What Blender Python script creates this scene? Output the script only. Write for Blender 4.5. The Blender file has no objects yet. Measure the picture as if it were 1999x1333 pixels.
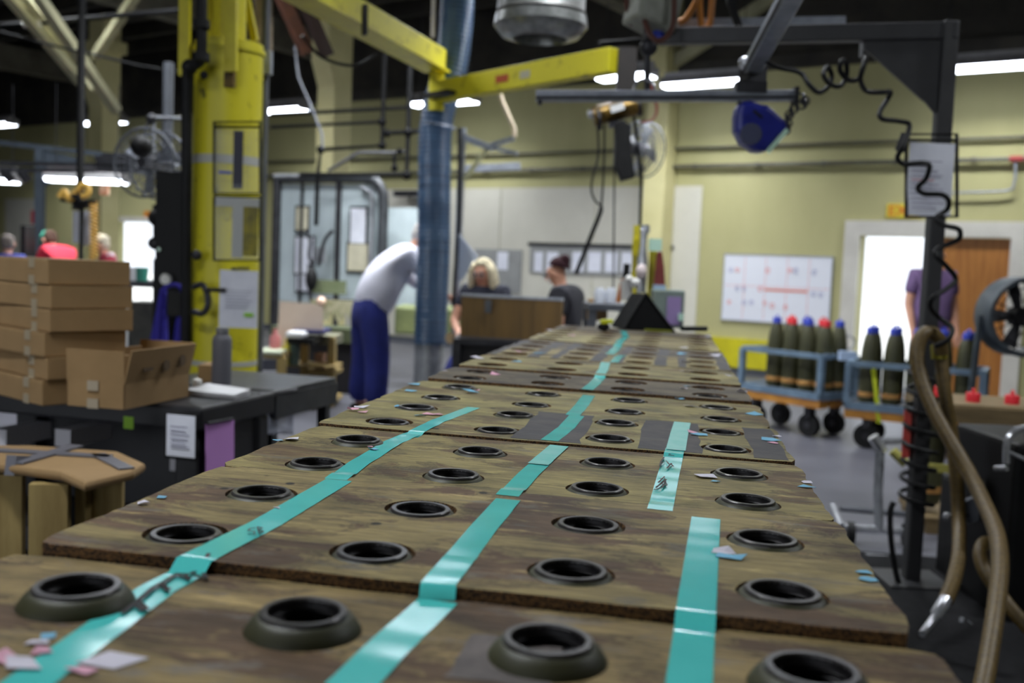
import bpy, math, random
from mathutils import Vector as V, Matrix as M, noise as NZ
random.seed(7)
sc = bpy.context.scene
C = sc.collection
R = math.radians

# ------------------------------------------------------------------ camera
FPX = 1988.0
CAM = V((0, 0, 1.43))
def basis(yaw, pitch, roll):
    yaw, pitch, roll = R(yaw), R(pitch), R(roll)
    f = V((math.sin(yaw)*math.cos(pitch), math.cos(yaw)*math.cos(pitch), -math.sin(pitch)))
    r = V((math.cos(yaw), -math.sin(yaw), 0))
    u = r.cross(f)
    c, s = math.cos(roll), math.sin(roll)
    return c*r+s*u, -s*r+c*u, f
BW = basis(-9.06, 4.2, 2.3)
cd = bpy.data.cameras.new('camera')
cam = bpy.data.objects.new('camera', cd); C.objects.link(cam)
cd.sensor_width = 36; cd.lens = FPX/1999*36
cd.clip_start = .02; cd.clip_end = 400
cd.dof.use_dof = True; cd.dof.focus_distance = 1.52; cd.dof.aperture_fstop = 3.8
cam.matrix_world = M(((BW[0].x, BW[1].x, -BW[2].x, CAM.x), (BW[0].y, BW[1].y, -BW[2].y, CAM.y),
                      (BW[0].z, BW[1].z, -BW[2].z, CAM.z), (0, 0, 0, 1)))
sc.camera = cam

# ------------------------------------------------------------------ world, sun, exposure
w = bpy.data.worlds.new('world'); sc.world = w; w.use_nodes = True
bg = w.node_tree.nodes['Background']
bg.inputs[0].default_value = (.86, .92, 1.0, 1); bg.inputs[1].default_value = 1.35
sd = bpy.data.lights.new('sun', 'SUN'); sd.energy = 5; sd.angle = R(1)
so = bpy.data.objects.new('sun', sd); C.objects.link(so)
so.rotation_euler = V((.414*.6, .910*.6, -.8)).to_track_quat('-Z', 'Y').to_euler()
vs = sc.view_settings
vs.view_transform = 'Standard'; vs.look = 'None'; vs.gamma = 1; vs.use_curve_mapping = False
vs.exposure = 0.38
LAMP_W = 30.0     # watts for each fluorescent fixture

# ------------------------------------------------------------------ coordinates
def ray(px, py):
    return BW[2] + (px-999.5)/FPX*BW[0] + (666.5-py)/FPX*BW[1]
def P(px, py, d): return CAM + ray(px, py)*d                    # point at depth d along the view axis
def H(px, py, z):                                               # point on a level plane
    r = ray(px, py); return CAM + r*((z-CAM.z)/r.z)
U = V((.910, -.4146, 0)); W = V((.4146, .910, 0))               # room axes: along the wall, towards the wall
WALL = 14.15
RY = math.atan2(U.y, U.x)                                       # room yaw
CY = R(9.06)                                                    # yaw of something square to the camera
def rm(u, v, z): return U*u + W*v + V((0, 0, z))
def wl(px, py, off=0.0):                                        # point on the back wall (off metres in front of it)
    r = ray(px, py); t = (WALL-off)/r.dot(W); return CAM + r*t
def uz(px, py, off=0.0):
    p = wl(px, py, off); return p.dot(U), p.z
def m(px, d): return px*d/FPX                                   # pixels -> metres at depth d

# ------------------------------------------------------------------ materials
def lin(c): return tuple(((x/255)/12.92 if x/255 <= .04045 else ((x/255+.055)/1.055)**2.4) for x in c)
MATS = {}
def mat(name, c1, c2=None, scale=6, rough=.55, metal=0, bump=0, stretch=(1, 1, 1), emit=0, contrast=(.35, .65), spec=.5, detail=5, bscale=None):
    if name in MATS: return MATS[name]
    a = bpy.data.materials.new(name); a.use_nodes = True
    nt = a.node_tree; b = nt.nodes['Principled BSDF']
    b.inputs['Roughness'].default_value = rough; b.inputs['Metallic'].default_value = metal
    b.inputs['Specular IOR Level'].default_value = spec
    k = lin(c1)
    b.inputs['Base Color'].default_value = (*k, 1)
    if emit:
        b.inputs['Emission Color'].default_value = (*k, 1); b.inputs['Emission Strength'].default_value = emit
    if c2 is not None or bump:
        tc = nt.nodes.new('ShaderNodeTexCoord'); mp = nt.nodes.new('ShaderNodeMapping')
        mp.inputs['Scale'].default_value = stretch
        nt.links.new(tc.outputs['Object'], mp.inputs[0])
        n = nt.nodes.new('ShaderNodeTexNoise'); n.inputs['Scale'].default_value = scale; n.inputs['Detail'].default_value = detail
        n.inputs['Roughness'].default_value = .6
        nt.links.new(mp.outputs[0], n.inputs['Vector'])
        if c2 is not None:
            rp = nt.nodes.new('ShaderNodeValToRGB')
            rp.color_ramp.elements[0].position = contrast[0]; rp.color_ramp.elements[1].position = contrast[1]
            rp.color_ramp.elements[0].color = (*k, 1); rp.color_ramp.elements[1].color = (*lin(c2), 1)
            nt.links.new(n.outputs['Fac'], rp.inputs[0]); nt.links.new(rp.outputs[0], b.inputs['Base Color'])
        if bump:
            n2 = n
            if bscale:
                n2 = nt.nodes.new('ShaderNodeTexNoise'); n2.inputs['Scale'].default_value = bscale; n2.inputs['Detail'].default_value = 4
                nt.links.new(mp.outputs[0], n2.inputs['Vector'])
            bp = nt.nodes.new('ShaderNodeBump'); bp.inputs['Strength'].default_value = bump; bp.inputs['Distance'].default_value = .01
            nt.links.new(n2.outputs['Fac'], bp.inputs['Height']); nt.links.new(bp.outputs[0], b.inputs['Normal'])
    MATS[name] = a
    return a

def plywood(name, base, dark, stain, grey, seed, stain_amt=.5):
    a = bpy.data.materials.new(name); a.use_nodes = True
    nt = a.node_tree; N = nt.nodes.new; L = nt.links.new
    b = nt.nodes['Principled BSDF']; b.inputs['Roughness'].default_value = .6; b.inputs['Specular IOR Level'].default_value = .22
    tc = N('ShaderNodeTexCoord')
    def mp(s, loc=(0, 0, 0)):
        q = N('ShaderNodeMapping'); q.inputs['Scale'].default_value = s; q.inputs['Location'].default_value = loc
        L(tc.outputs['Object'], q.inputs[0]); return q.outputs[0]
    def nz(vec, scale, detail=6, rough=.6, dist=0):
        q = N('ShaderNodeTexNoise'); q.inputs['Scale'].default_value = scale; q.inputs['Detail'].default_value = detail
        q.inputs['Roughness'].default_value = rough; q.inputs['Distortion'].default_value = dist
        L(vec, q.inputs['Vector']); return q.outputs['Fac']
    def ramp(f, *st):
        q = N('ShaderNodeValToRGB'); e = q.color_ramp.elements
        while len(e) < len(st): e.new(.5)
        for i, (p, c) in enumerate(st):
            e[i].position = p; e[i].color = (*(c if isinstance(c, tuple) else (c, c, c)), 1)
        L(f, q.inputs[0]); return q.outputs[0]
    def mix(f, x, y, mode='MIX', fac=None):
        q = N('ShaderNodeMix'); q.data_type = 'RGBA'; q.blend_type = mode
        if fac is None: L(f, q.inputs[0])
        else: q.inputs[0].default_value = fac
        for s, i in ((x, 6), (y, 7)):
            if isinstance(s, tuple): q.inputs[i].default_value = (*s, 1)
            else: L(s, q.inputs[i])
        return q.outputs[2]
    # long grain running across the table, warped by a slow noise into cathedral figure
    grain = nz(mp((2.2, 34, 30), (seed, seed*2, 0)), 2.4, 8, .62, 1.1)
    col = ramp(grain, (.30, lin(dark)), (.48, lin(base)), (.62, tuple(c*.78 for c in lin(base))), (.74, tuple(min(1, c*1.25) for c in lin(base))))
    fine = nz(mp((10, 210, 60), (seed*2, 0, 0)), 1.6, 5, .6)
    col = mix(None, col, ramp(fine, (.36, .62), (.6, 1.0)), 'MULTIPLY', .8)
    # brown and purplish oil stains with hard tide lines
    st = nz(mp((1.6, 3.6, 1), (seed*3, seed, 0)), 3.0, 7, .62, .6)
    th = .60-.10*stain_amt
    col = mix(ramp(st, (th, 0.0), (th+.03, .92)), col, mix(None, lin(stain), ramp(fine, (.35, .55), (.62, 1.15)), 'MULTIPLY', 1.0))
    col = mix(ramp(st, (th-.03, 0.0), (th-.004, .7), (th+.012, 0.0)), col, tuple(c*.35 for c in lin(stain)))
    st2 = nz(mp((2.3, 6, 1), (seed*7, seed*4, 0)), 3.6, 7, .7, .4)
    col = mix(ramp(st2, (.56, 0.0), (.64, .75)), col, lin(grey))
    # worn pale patches and broad light/dark drift
    st3 = nz(mp((2.6, 11, 1), (seed*5, 1, 0)), 3.2, 7, .7)
    col = mix(ramp(st3, (.58, 0.0), (.66, .7)), col, tuple(min(1, c*1.55) for c in lin(base)))
    dr = nz(mp((1.2, 1.8, 1), (seed, 9, 0)), 5.2, 6, .65)
    col = mix(None, col, ramp(dr, (.33, .42), (.5, .85), (.66, 1.18)), 'MULTIPLY', 1.0)
    vo = N('ShaderNodeTexVoronoi'); vo.inputs['Scale'].default_value = 8
    L(mp((1, 1, .01), (seed*.37, seed*.71, 0)), vo.inputs['Vector'])
    col = mix(ramp(vo.outputs['Distance'], (.040, 1.0), (.056, 0.0)), col, (.008, .006, .005))
    L(col, b.inputs['Base Color'])
    bp = N('ShaderNodeBump'); bp.inputs['Strength'].default_value = .5; bp.inputs['Distance'].default_value = .004
    L(grain, bp.inputs['Height']); L(bp.outputs[0], b.inputs['Normal'])
    MATS[name] = a
    return a

# ------------------------------------------------------------------ mesh builder
class MB:
    def __init__(s): s.v = []; s.f = []; s.mi = []; s.cur = 0
    def add(s, vs_, fs, X=None):
        o = len(s.v)
        s.v += [(X @ V(p)) if X is not None else V(p) for p in vs_]
        s.f += [tuple(i+o for i in f) for f in fs]; s.mi += [s.cur]*len(fs)
        return s
    def box(s, c, size, yaw=0, X=None):
        x, y, z = size[0]/2, size[1]/2, size[2]/2
        vs_ = [(-x, -y, -z), (x, -y, -z), (x, y, -z), (-x, y, -z), (-x, -y, z), (x, -y, z), (x, y, z), (-x, y, z)]
        T = M.Translation(V(c)) @ M.Rotation(yaw, 4, 'Z')
        if X is not None: T = T @ X
        return s.add(vs_, [(0, 3, 2, 1), (4, 5, 6, 7), (0, 1, 5, 4), (1, 2, 6, 5), (2, 3, 7, 6), (3, 0, 4, 7)], T)
    def beam(s, a, b, wd, ht, up=V((0, 0, 1))):                  # bar of rectangular section from a to b
        a, b = V(a), V(b); d = (b-a); L_ = d.length; d.normalize()
        x = d.cross(up)
        if x.length < 1e-4: x = d.cross(V((1, 0, 0)))
        x.normalize(); z = x.cross(d)
        X = M(((x.x, d.x, z.x, 0), (x.y, d.y, z.y, 0), (x.z, d.z, z.z, 0), (0, 0, 0, 1)))
        return s.box((a+b)/2, (wd, L_, ht), 0, X)
    def tube(s, pts, r, n=8, closed=False, cap=True):
        pts = [V(p) for p in pts]; k = len(pts)
        rs = r if isinstance(r, (list, tuple)) else [r]*k
        o = len(s.v); prev = None
        for i, p in enumerate(pts):
            a = pts[i-1] if (i > 0 or closed) else p
            b = pts[(i+1) % k] if (i < k-1 or closed) else p
            t = (b-a).normalized()
            if prev is None:
                x = t.cross(V((0, 0, 1)))
                if x.length < .05: x = t.cross(V((0, 1, 0)))
            else: x = prev-t*prev.dot(t)
            x.normalize(); prev = x; y = t.cross(x)
            for j in range(n):
                an = 2*math.pi*j/n
                s.v.append(p+(x*math.cos(an)+y*math.sin(an))*rs[i])
        for i in range(k if closed else k-1):
            i2 = (i+1) % k
            for j in range(n):
                s.f.append((o+i*n+j, o+i*n+(j+1) % n, o+i2*n+(j+1) % n, o+i2*n+j)); s.mi.append(s.cur)
        if cap and not closed:
            s.f.append(tuple(o+j for j in range(n-1, -1, -1))); s.f.append(tuple(o+(k-1)*n+j for j in range(n))); s.mi += [s.cur]*2
        return s
    def lathe(s, prof, n=24, X=None, ang=2*math.pi):
        full = abs(ang-2*math.pi) < 1e-6; cnt = n if full else n+1
        vs_ = [(r*math.cos(ang*j/n), r*math.sin(ang*j/n), z) for r, z in prof for j in range(cnt)]
        fs = []
        for i in range(len(prof)-1):
            for j in range(n):
                j2 = (j+1) % cnt
                fs.append((i*cnt+j, i*cnt+j2, (i+1)*cnt+j2, (i+1)*cnt+j))
        return s.add(vs_, fs, X)
    def prism(s, poly, depth, X=None):                           # poly in local XZ, extruded along +Y
        k = len(poly)
        vs_ = [(x, 0, z) for x, z in poly]+[(x, depth, z) for x, z in poly]
        fs = [tuple(range(k)), tuple(range(2*k-1, k-1, -1))]
        fs += [(i, i+k, (i+1) % k+k, (i+1) % k) for i in range(k)]
        return s.add(vs_, fs, X)
    def ball(s, c, r, n=14, k=9, X=None, lo=-1.0):
        rr = r if isinstance(r, (tuple, list)) else (r, r, r)
        prof = []
        for i in range(k+1):
            a = -math.pi/2+math.pi*i/k
            if math.sin(a) >= lo-1e-6: prof.append((max(math.cos(a), 1e-4), math.sin(a)))
        T = M.Translation(V(c))
        if X is not None: T = T @ X
        return s.lathe(prof, n, T @ M.Diagonal((*rr, 1)))
    def quad(s, pts): return s.add(pts, [tuple(range(len(pts)))])

ORG = {}
def thing(name, label, cat, org, group=None, rotz=0, kind=None):
    o = bpy.data.objects.new(name, None); C.objects.link(o); o.location = org; o.rotation_euler = (0, 0, rotz)
    o.empty_display_size = .05
    tag(o, label, cat, group, kind); ORG[o] = V(org); return o
def tag(o, label=None, cat=None, group=None, kind=None):
    if label: o['label'] = label
    if cat: o['category'] = cat
    if group: o['group'] = group
    if kind: o['kind'] = kind
    return o
def build(name, mb, mt, parent=None, org=None, smooth=False, bevel=0, label=None):
    if org is None:
        if parent is not None: org = ORG[parent]
        else:
            xs = [p.x for p in mb.v]; ys = [p.y for p in mb.v]
            org = V(((min(xs)+max(xs))/2, (min(ys)+max(ys))/2, min(p.z for p in mb.v)))
    org = V(org)
    me = bpy.data.meshes.new(name)
    me.from_pydata([tuple(p-org) for p in mb.v], [], mb.f)
    for q in (mt if isinstance(mt, (list, tuple)) else [mt]): me.materials.append(q)
    if any(mb.mi): me.polygons.foreach_set('material_index', mb.mi)
    o = bpy.data.objects.new(name, me); C.objects.link(o)
    if parent is not None: o.parent = parent
    else: o.location = org
    ORG[o] = org
    if smooth:
        me.polygons.foreach_set('use_smooth', [True]*len(me.polygons))
        if smooth != 'all':
            me.set_sharp_from_angle(angle=R(40))
    if bevel:
        md = o.modifiers.new('bevel', 'BEVEL'); md.width = bevel; md.segments = 2; md.limit_method = 'ANGLE'; md.angle_limit = R(50)
    me.update()
    if label: o['label'] = label
    return o
def single(name, mb, mt, label, cat, group=None, **k):
    return tag(build(name, mb, mt, **k), label, cat, group)
def struct(name, mb, mt, **k):
    o = build(name, mb, mt, org=V((0, 0, 0)), **k); o['kind'] = 'structure'; return o
def children(o): return [c for c in bpy.data.objects if c.parent == o]
def copy_tree(o, parent=None, kids=None):
    c = o.copy(); C.objects.link(c); c.parent = parent; ORG[c] = ORG[o]
    for ch in (kids[o] if kids and o in kids else children(o)): copy_tree(ch, c, kids)
    return c
def pbox(mb, x0, y0, x1, y1, d, th, yaw=CY):                     # upright box whose front shows at these pixels, at depth d
    c = P((x0+x1)/2, (y0+y1)/2, d)
    wd = m(abs(x1-x0), d)/max(.3, abs(math.cos(yaw-CY))); ht = m(abs(y1-y0), d)
    back = V((-math.sin(yaw), math.cos(yaw), 0))
    return mb.box(c+back*th/2, (wd, th, ht), yaw)
def bez(pts, n=8):                                               # Catmull-Rom through points
    pts = [V(p) for p in pts]; out = []
    for i in range(len(pts)-1):
        p0 = pts[max(i-1, 0)]; p1 = pts[i]; p2 = pts[i+1]; p3 = pts[min(i+2, len(pts)-1)]
        for k in range(n):
            t = k/n
            out.append(.5*((2*p1)+(p2-p0)*t+(2*p0-5*p1+4*p2-p3)*t*t+(3*p1-p0-3*p2+p3)*t**3))
    out.append(pts[-1]); return out
def ring(c, r, n=28, ax=V((0, 1, 0))):
    ax = V(ax).normalized(); x = ax.cross(V((0, 0, 1)))
    if x.length < .01: x = V((1, 0, 0))
    x.normalize(); y = ax.cross(x)
    return [V(c)+(x*math.cos(2*math.pi*i/n)+y*math.sin(2*math.pi*i/n))*r for i in range(n)]
def frame_mat(o, x, y, z):
    return M(((x.x, y.x, z.x, o.x), (x.y, y.y, z.y, o.y), (x.z, y.z, z.z, o.z), (0, 0, 0, 1)))
def upz(org, yaw=0): return M.Translation(V(org)) @ M.Rotation(yaw, 4, 'Z')

# shared materials
YEL = mat('safety_yellow_paint', (205, 195, 30), (186, 172, 26), 5, .45, bump=.05)
YELD = mat('worn_yellow_paint', (205, 195, 36), (120, 105, 30), 9, .55, contrast=(.55, .75))
BLK = mat('black_rubber', (13, 13, 14), (22, 22, 23), 12, .6, spec=.3)
DKM = mat('dark_steel', (46, 46, 50), (66, 66, 70), 10, .45, .6)
GRM = mat('grey_painted_steel', (92, 95, 102), (76, 79, 86), 6, .5)
GALV = mat('galvanised_steel', (160, 163, 168), (130, 133, 138), 14, .4, .4)
CHR = mat('bright_steel', (200, 202, 208), (165, 167, 172), 20, .25, .6)
ALU = mat('aluminium', (165, 170, 180), (140, 145, 155), 16, .38, .3)
WHT = mat('white_paper', (232, 234, 244), (218, 220, 232), 6, .8)
PNK = mat('lilac_paper', (196, 140, 210), None, rough=.8)
CARD = mat('cardboard', (154, 124, 84), (140, 112, 74), 4, .85, bump=.03)
CARDL = mat('pale_cardboard', (206, 188, 170), (196, 176, 158), 4, .85)
PINE = mat('raw_pine', (164, 142, 88), (132, 110, 62), 3, .75, stretch=(6, 6, 1))
OLIVE = mat('olive_drab_paint', (66, 66, 40), (54, 54, 34), 8, .5)
BRASS = mat('brass_band', (196, 148, 84), (170, 120, 70), 12, .45, .3)
RED = mat('red_plastic', (206, 34, 46), None, rough=.45)
BLUEP = mat('blue_plastic', (40, 60, 170), None, rough=.45)
CARTB = mat('blue_grey_cart_paint', (112, 134, 154), (92, 112, 132), 7, .5)
INK = mat('black_ink', (18, 16, 20), None, rough=.6)
GLOW = mat('fluorescent_tube_glow', (235, 242, 255), None, emit=9)
# ================================================================== the room
WALLM = mat('yellow_wall_paint', (184, 179, 130), (170, 165, 116), .7, .7, bump=.02, stretch=(1, 1, .35))
WALLP = mat('pale_panel_paint', (206, 203, 190), (196, 193, 180), 1.2, .7)
DARKW = mat('dark_roof_timber', (62, 58, 50), (40, 38, 34), 2, .8)
FLOORM = mat('sealed_concrete', (92, 92, 100), (76, 76, 84), 1.3, .4, bump=.03)
COLM = mat('cream_column_paint', (216, 208, 156), (202, 194, 140), 1.5, .65)
BRACE = mat('olive_brace_paint', (176, 172, 138), (150, 147, 118), 2, .7)
OUTM = mat('outdoor_concrete', (215, 215, 210), (200, 200, 196), 1, .8)

def rbox(mb, u0, u1, v0, v1, z0, z1):
    return mb.box(rm((u0+u1)/2, (v0+v1)/2, (z0+z1)/2), (u1-u0, v1-v0, z1-z0), RY)
ROOF = 5.8
DL, DR, DT = -3.79, -1.93, 2.04          # double door opening
EL, ER, ET = -20.25, -18.3, 2.09        # far doorway
struct('floor', rbox(MB(), -36, 9, -9, WALL+.3, -.1, 0), FLOORM)
struct('ground_outside', rbox(MB(), -60, 40, WALL+.3, 60, -.12, -.02), OUTM)
b = MB()
for a0, a1, z0, z1 in ((-36, EL, 0, 4.36), (EL, ER, ET, 4.36), (ER, DL, 0, 4.36), (DL, DR, DT, 4.36), (DR, 9, 0, 4.36)):
    rbox(b, a0, a1, WALL, WALL+.28, z0, z1)
struct('wall_back', b, WALLM)
struct('wall_back_upper', rbox(MB(), -36, 9, WALL, WALL+.28, 4.36, ROOF), DARKW)
ceil_ = struct('ceiling', rbox(MB(), -36, 9, -9, WALL+.3, ROOF, ROOF+.15), DARKW)
for i in range(24):                                             # roof purlins run along the wall
    v = 13.4-i*.95
    build('purlin', rbox(MB(), -36, 9, v, v+.14, ROOF-.26, ROOF), DARKW, ceil_)
for u in (-27.6, -20.6, -13.57, -6.85, .2, 7.2):                # main beams run towards the wall
    build('roof_beam', rbox(MB(), u-.14, u+.14, -9, WALL, ROOF-.75, ROOF-.26), mat('beam_grey', (108, 104, 92), (80, 77, 68), 2, .75), ceil_)
struct('wall_right', rbox(MB(), 9, 9.3, -9, WALL+.3, 0, ROOF), WALLM)
b = MB(); rbox(b, -36, -9, -9.3, -9, 0, ROOF); rbox(b, -9, 5, -9.3, -9, 4.2, ROOF); rbox(b, 5, 9, -9.3, -9, 0, ROOF)
struct('wall_front', b, WALLM)                                  # behind the camera, with an opening added to let in front fill light
struct('wall_left', rbox(MB(), -36.3, -36, -9, WALL+.3, 0, ROOF), WALLM)
struct('trim_eave', rbox(MB(), -36, 9, WALL-.12, WALL, 4.34, 4.52), DARKW)

# cream columns, each with a haunch and braces
for k, (px, v, hw) in enumerate(((203, 11.2, .2), (650, 11.2, .17), (1290, 13.95, .17))):
    r_ = ray(px, 300); u = (CAM+r_*(v/r_.dot(W))).dot(U)
    c = struct('column_%d' % (k+1), rbox(MB(), u-hw, u+hw, v-.18, v+.18, 0, ROOF-.26), COLM)
    X = frame_mat(rm(u-hw, v-.18, 0), W*-1, U, V((0, 0, 1)))
    build('haunch', MB().prism([(0, 3.95), (.14, 4.3), (.14, 4.9), (0, 4.9)], hw*2, X), COLM, c)
    build('cap_block', rbox(MB(), u-hw-.1, u+hw+.1, v-.24, v+.24, 4.9, 5.1), COLM, c)
    if k == 2: build('knee_brace', MB().beam(rm(u+.1, v, 4.5), rm(u+2.1, v-.1, ROOF-.28), .12, .16), BRACE, c)
# long raking truss members up to the left
tr = thing('roof_truss', 'pale olive raking roof truss of parallel bars at upper left', 'truss', P(228, 216, 14.5))
for (x0, y0), (x1, y1) in (((24, 0), (160, 162)), ((56, 0), (160, 124)), ((88, 0), (228, 216))):
    build('chord', MB().beam(P(x1, y1, 14.5), P(x0-50, y0-60, 12.2), .12, .12), BRACE, tr)
build('tie', MB().beam(P(268, -14, 13.4), P(186, 110, 14.5), .11, .11), BRACE, tr)
build('gusset', MB().beam(P(160, 128, 14.5), P(190, 178, 14.5), .3, .05), BRACE, tr)

# pale wall panels (lower wall) in sheets
for k in range(5):
    u0 = -15.1+k*1.8; u1 = u0+1.785
    struct('trim_panel_%d' % (k+1), rbox(MB(), u0, min(u1, -6.08), WALL-.015, WALL, .12, 2.73), WALLP)
struct('trim_panel_6', rbox(MB(), -24.6, -22.9, WALL-.015, WALL, .12, 2.6), WALLP)
struct('trim_guard', rbox(MB(), -6.0, -4.75, WALL-.06, WALL, .1, .52), mat('yellow_guard_paint', (206, 196, 20), (190, 180, 18), 3, .5))
struct('baseboard_back', rbox(MB(), -18, DL-.2, WALL-.03, WALL, 0, .1), GRM)

# double door: frame, open left leaf, closed wooden right leaf
FR = mat('white_door_paint', (212, 208, 198), (200, 196, 186), 3, .55)
WOODD = mat('varnished_oak', (176, 116, 52), (150, 94, 38), 2.2, .45, stretch=(9, 9, .7))
df = struct('door_1', rbox(MB(), DL-.2, DL, WALL-.05, WALL+.3, 0, DT+.2), FR)
build('frame_head', rbox(MB(), DL, DR, WALL-.05, WALL+.3, DT, DT+.2), FR, df)
build('frame_jamb', rbox(MB(), DR, DR+.2, WALL-.05, WALL+.3, 0, DT+.2), FR, df)
mid = -2.86
leaf = build('door_leaf', rbox(MB(), mid, DR-.01, WALL+.03, WALL+.08, .01, DT-.01), WOODD, df)
build('door_edge', rbox(MB(), mid-.02, mid, WALL+.02, WALL+.09, .01, DT-.01), FR, leaf)
build('push_plate', rbox(MB(), mid+.05, mid+.13, WALL+.02, WALL+.03, .95, 1.25), CHR, leaf)
ef = struct('door_2', rbox(MB(), EL-.1, EL, WALL-.04, WALL+.02, 0, ET+.1), FR)
build('frame_head', rbox(MB(), EL, ER, WALL-.04, WALL+.02, ET, ET+.1), FR, ef)
build('frame_jamb', rbox(MB(), ER, ER+.1, WALL-.04, WALL+.02, 0, ET+.1), FR, ef)

def text(body, size, X, mt, name, parent=None, ext=.002):
    cu = bpy.data.curves.new(name, 'FONT'); cu.body = body; cu.size = size; cu.align_x = 'CENTER'; cu.align_y = 'CENTER'; cu.extrude = ext
    t = bpy.data.objects.new(name+'_src', cu); C.objects.link(t)
    dg = bpy.context.evaluated_depsgraph_get(); me = bpy.data.meshes.new_from_object(t.evaluated_get(dg))
    bpy.data.objects.remove(t)
    o = bpy.data.objects.new(name, me); C.objects.link(o); me.materials.clear(); me.materials.append(mt)
    me.transform(X if parent is None else M.Translation(-ORG[parent]) @ X)
    if parent is not None: o.parent = parent
    return o
def wallX(px, py, off):                                          # frame on the wall facing the room
    return frame_mat(wl(px, py, off), U, V((0, 0, 1)), W*-1)

# EXIT sign over the door
u0, z0 = uz(1731, 425); u1, z1 = uz(1800, 398)
sg = thing('exit_sign', 'small yellow EXIT sign with red letters above the double door', 'sign', rm((u0+u1)/2, WALL-.03, z0))
build('sign_plate', rbox(MB(), u0, u1, WALL-.03, WALL, z0, z1), mat('sign_yellow', (226, 206, 60), None, rough=.5), sg)
text('EXIT', .2, wallX(1765, 412, .034), mat('sign_red', (216, 84, 30), None, rough=.5), 'lettering', sg)

# pipes along the wall
PIPE = mat('grey_wall_pipe', (98, 98, 84), (84, 80, 66), 3, .5, .2)
p = single('wall_pipe', MB().tube([rm(-19, WALL-.07, 3.28), rm(9, WALL-.07, 3.28)], .022, 8), PIPE, 'thin upper grey pipe running level along the yellow wall', 'pipe', smooth=True)
q = thing('wall_pipe', 'lower grey pipe with a red coupling along the yellow wall', 'pipe', rm(-6, WALL-.1, 3.0))
build('pipe_run', MB().tube([rm(-19, WALL-.09, 3.01), rm(9, WALL-.09, 3.01)], .032, 8), PIPE, q, smooth=True)
for k in range(13):
    build('coupling', MB().tube([rm(-11+k*.95, WALL-.09, 3.01), rm(-10.94+k*.95, WALL-.09, 3.01)], .042, 8), PIPE, q)
cu_, cz = uz(1985, 316)
build('red_coupling', MB().tube([rm(cu_-.07, WALL-.09, 3.01), rm(cu_+.09, WALL-.09, 3.01)], .042, 10), mat('dull_red', (150, 40, 40), None, rough=.6), q, label='red coupling')
build('branch', MB().tube(bez([rm(cu_, WALL-.09, 3.0), rm(cu_, WALL-.09, 2.72), rm(cu_-.1, WALL-.09, 2.62), rm(cu_-.8, WALL-.09, 2.6)], 6), .016, 8), ALU, q, smooth=True)

# whiteboard calendar
WBM = mat('whiteboard_enamel', (226, 228, 236), None, rough=.25)
u0, z0 = -5.7, .79; u1, z1 = -4.14, 1.73
wb = thing('whiteboard', 'white planning board ruled in red with a row of handwritten marks', 'whiteboard', rm((u0+u1)/2, WALL-.03, z0))
build('panel', rbox(MB(), u0, u1, WALL-.025, WALL, z0, z1), WBM, wb)
LR = mat('red_marker', (226, 120, 112), None, rough=.6); LRD = mat('orange_marker', (214, 104, 70), None, rough=.6); LBL = mat('blue_marker', (150, 150, 190), None, rough=.6)
for k in range(1, 5):
    x = u0+(u1-u0)*k/5
    build('ruled_line', rbox(MB(), x-.0025, x+.0025, WALL-.027, WALL-.025, z0+.02, z1-.02), LR, wb)
for zz in (z0+.5,):
    build('ruled_line', rbox(MB(), u0+.02, u1-.02, WALL-.027, WALL-.025, zz-.0025, zz+.0025), LR, wb)
build('arrow', rbox(MB(), u0+.62, u0+1.24, WALL-.028, WALL-.025, z0+.44, z0+.47), LRD, wb)
rr = random.Random(3)
for x, z, mm in ((.1, .72, LBL), (.2, .72, LR), (.66, .73, LR), (.98, .74, LR), (1.06, .74, LBL), (1.32, .73, LBL), (.22, .46, LBL), (.32, .46, LBL), (.56, .46, LR), (1.33, .43, LBL), (1.43, .42, LBL), (.1, .25, LR), (.33, .26, LBL), (.44, .26, LBL), (.64, .26, LR), (.75, .24, LR), (.94, .22, LR)):
    pts = [rm(u0+x+.03*math.cos(a)*rr.uniform(.5, 1.2), WALL-.027, z0+z+.035*math.sin(a*1.0)*rr.uniform(.6, 1.2)) for a in (0, 1.2, 2.4, 3.6, 4.8, 5.7)]
    build('handwriting', MB().tube(pts, .007, 4), mm, wb)
for (a, c, e, g) in ((u0-.01, u1+.01, z1, z1+.015), (u0-.01, u1+.01, z0-.015, z0), (u0-.012, u0, z0, z1), (u1, u1+.012, z0, z1)):
    build('rim', rbox(MB(), a, c, WALL-.032, WALL, e, g), ALU, wb)

# pin boards with papers on the pale panels
PB = mat('grey_pinboard', (152, 153, 152), (140, 141, 140), 4, .8)
def pinboard(x0, y0, x1, y1, label, sheets, rail=True):
    a, za = uz(x0, y1, .02); c, zc = uz(x1, y0, .02)
    t = thing('pin_board', label, 'notice board', rm((a+c)/2, WALL-.03, za))
    build('panel', rbox(MB(), a, c, WALL-.035, WALL-.016, za, zc), PB, t)
    if rail: build('top_rail', rbox(MB(), a-.04, c+.04, WALL-.05, WALL-.016, zc, zc+.05), DKM, t)
    for sx0, sy0, sx1, sy1 in sheets:
        e, ze = uz(sx0, sy1, .04); g, zg = uz(sx1, sy0, .04)
        build('sheet', rbox(MB(), e, g, WALL-.04, WALL-.036, ze, zg), WHT, t)
pinboard(925, 488, 1020, 568, 'grey notice board with one sheet behind the blonde worker', [(970, 492, 992, 526)], False)
pinboard(1034, 486, 1310, 532, 'long grey notice rail holding a row of white sheets', [(1042, 492, 1060, 530), (1066, 492, 1090, 530), (1116, 492, 1140, 530), (1147, 492, 1174, 530), (1180, 493, 1206, 531), (1212, 493, 1236, 531), (1286, 494, 1300, 532)])

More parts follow.
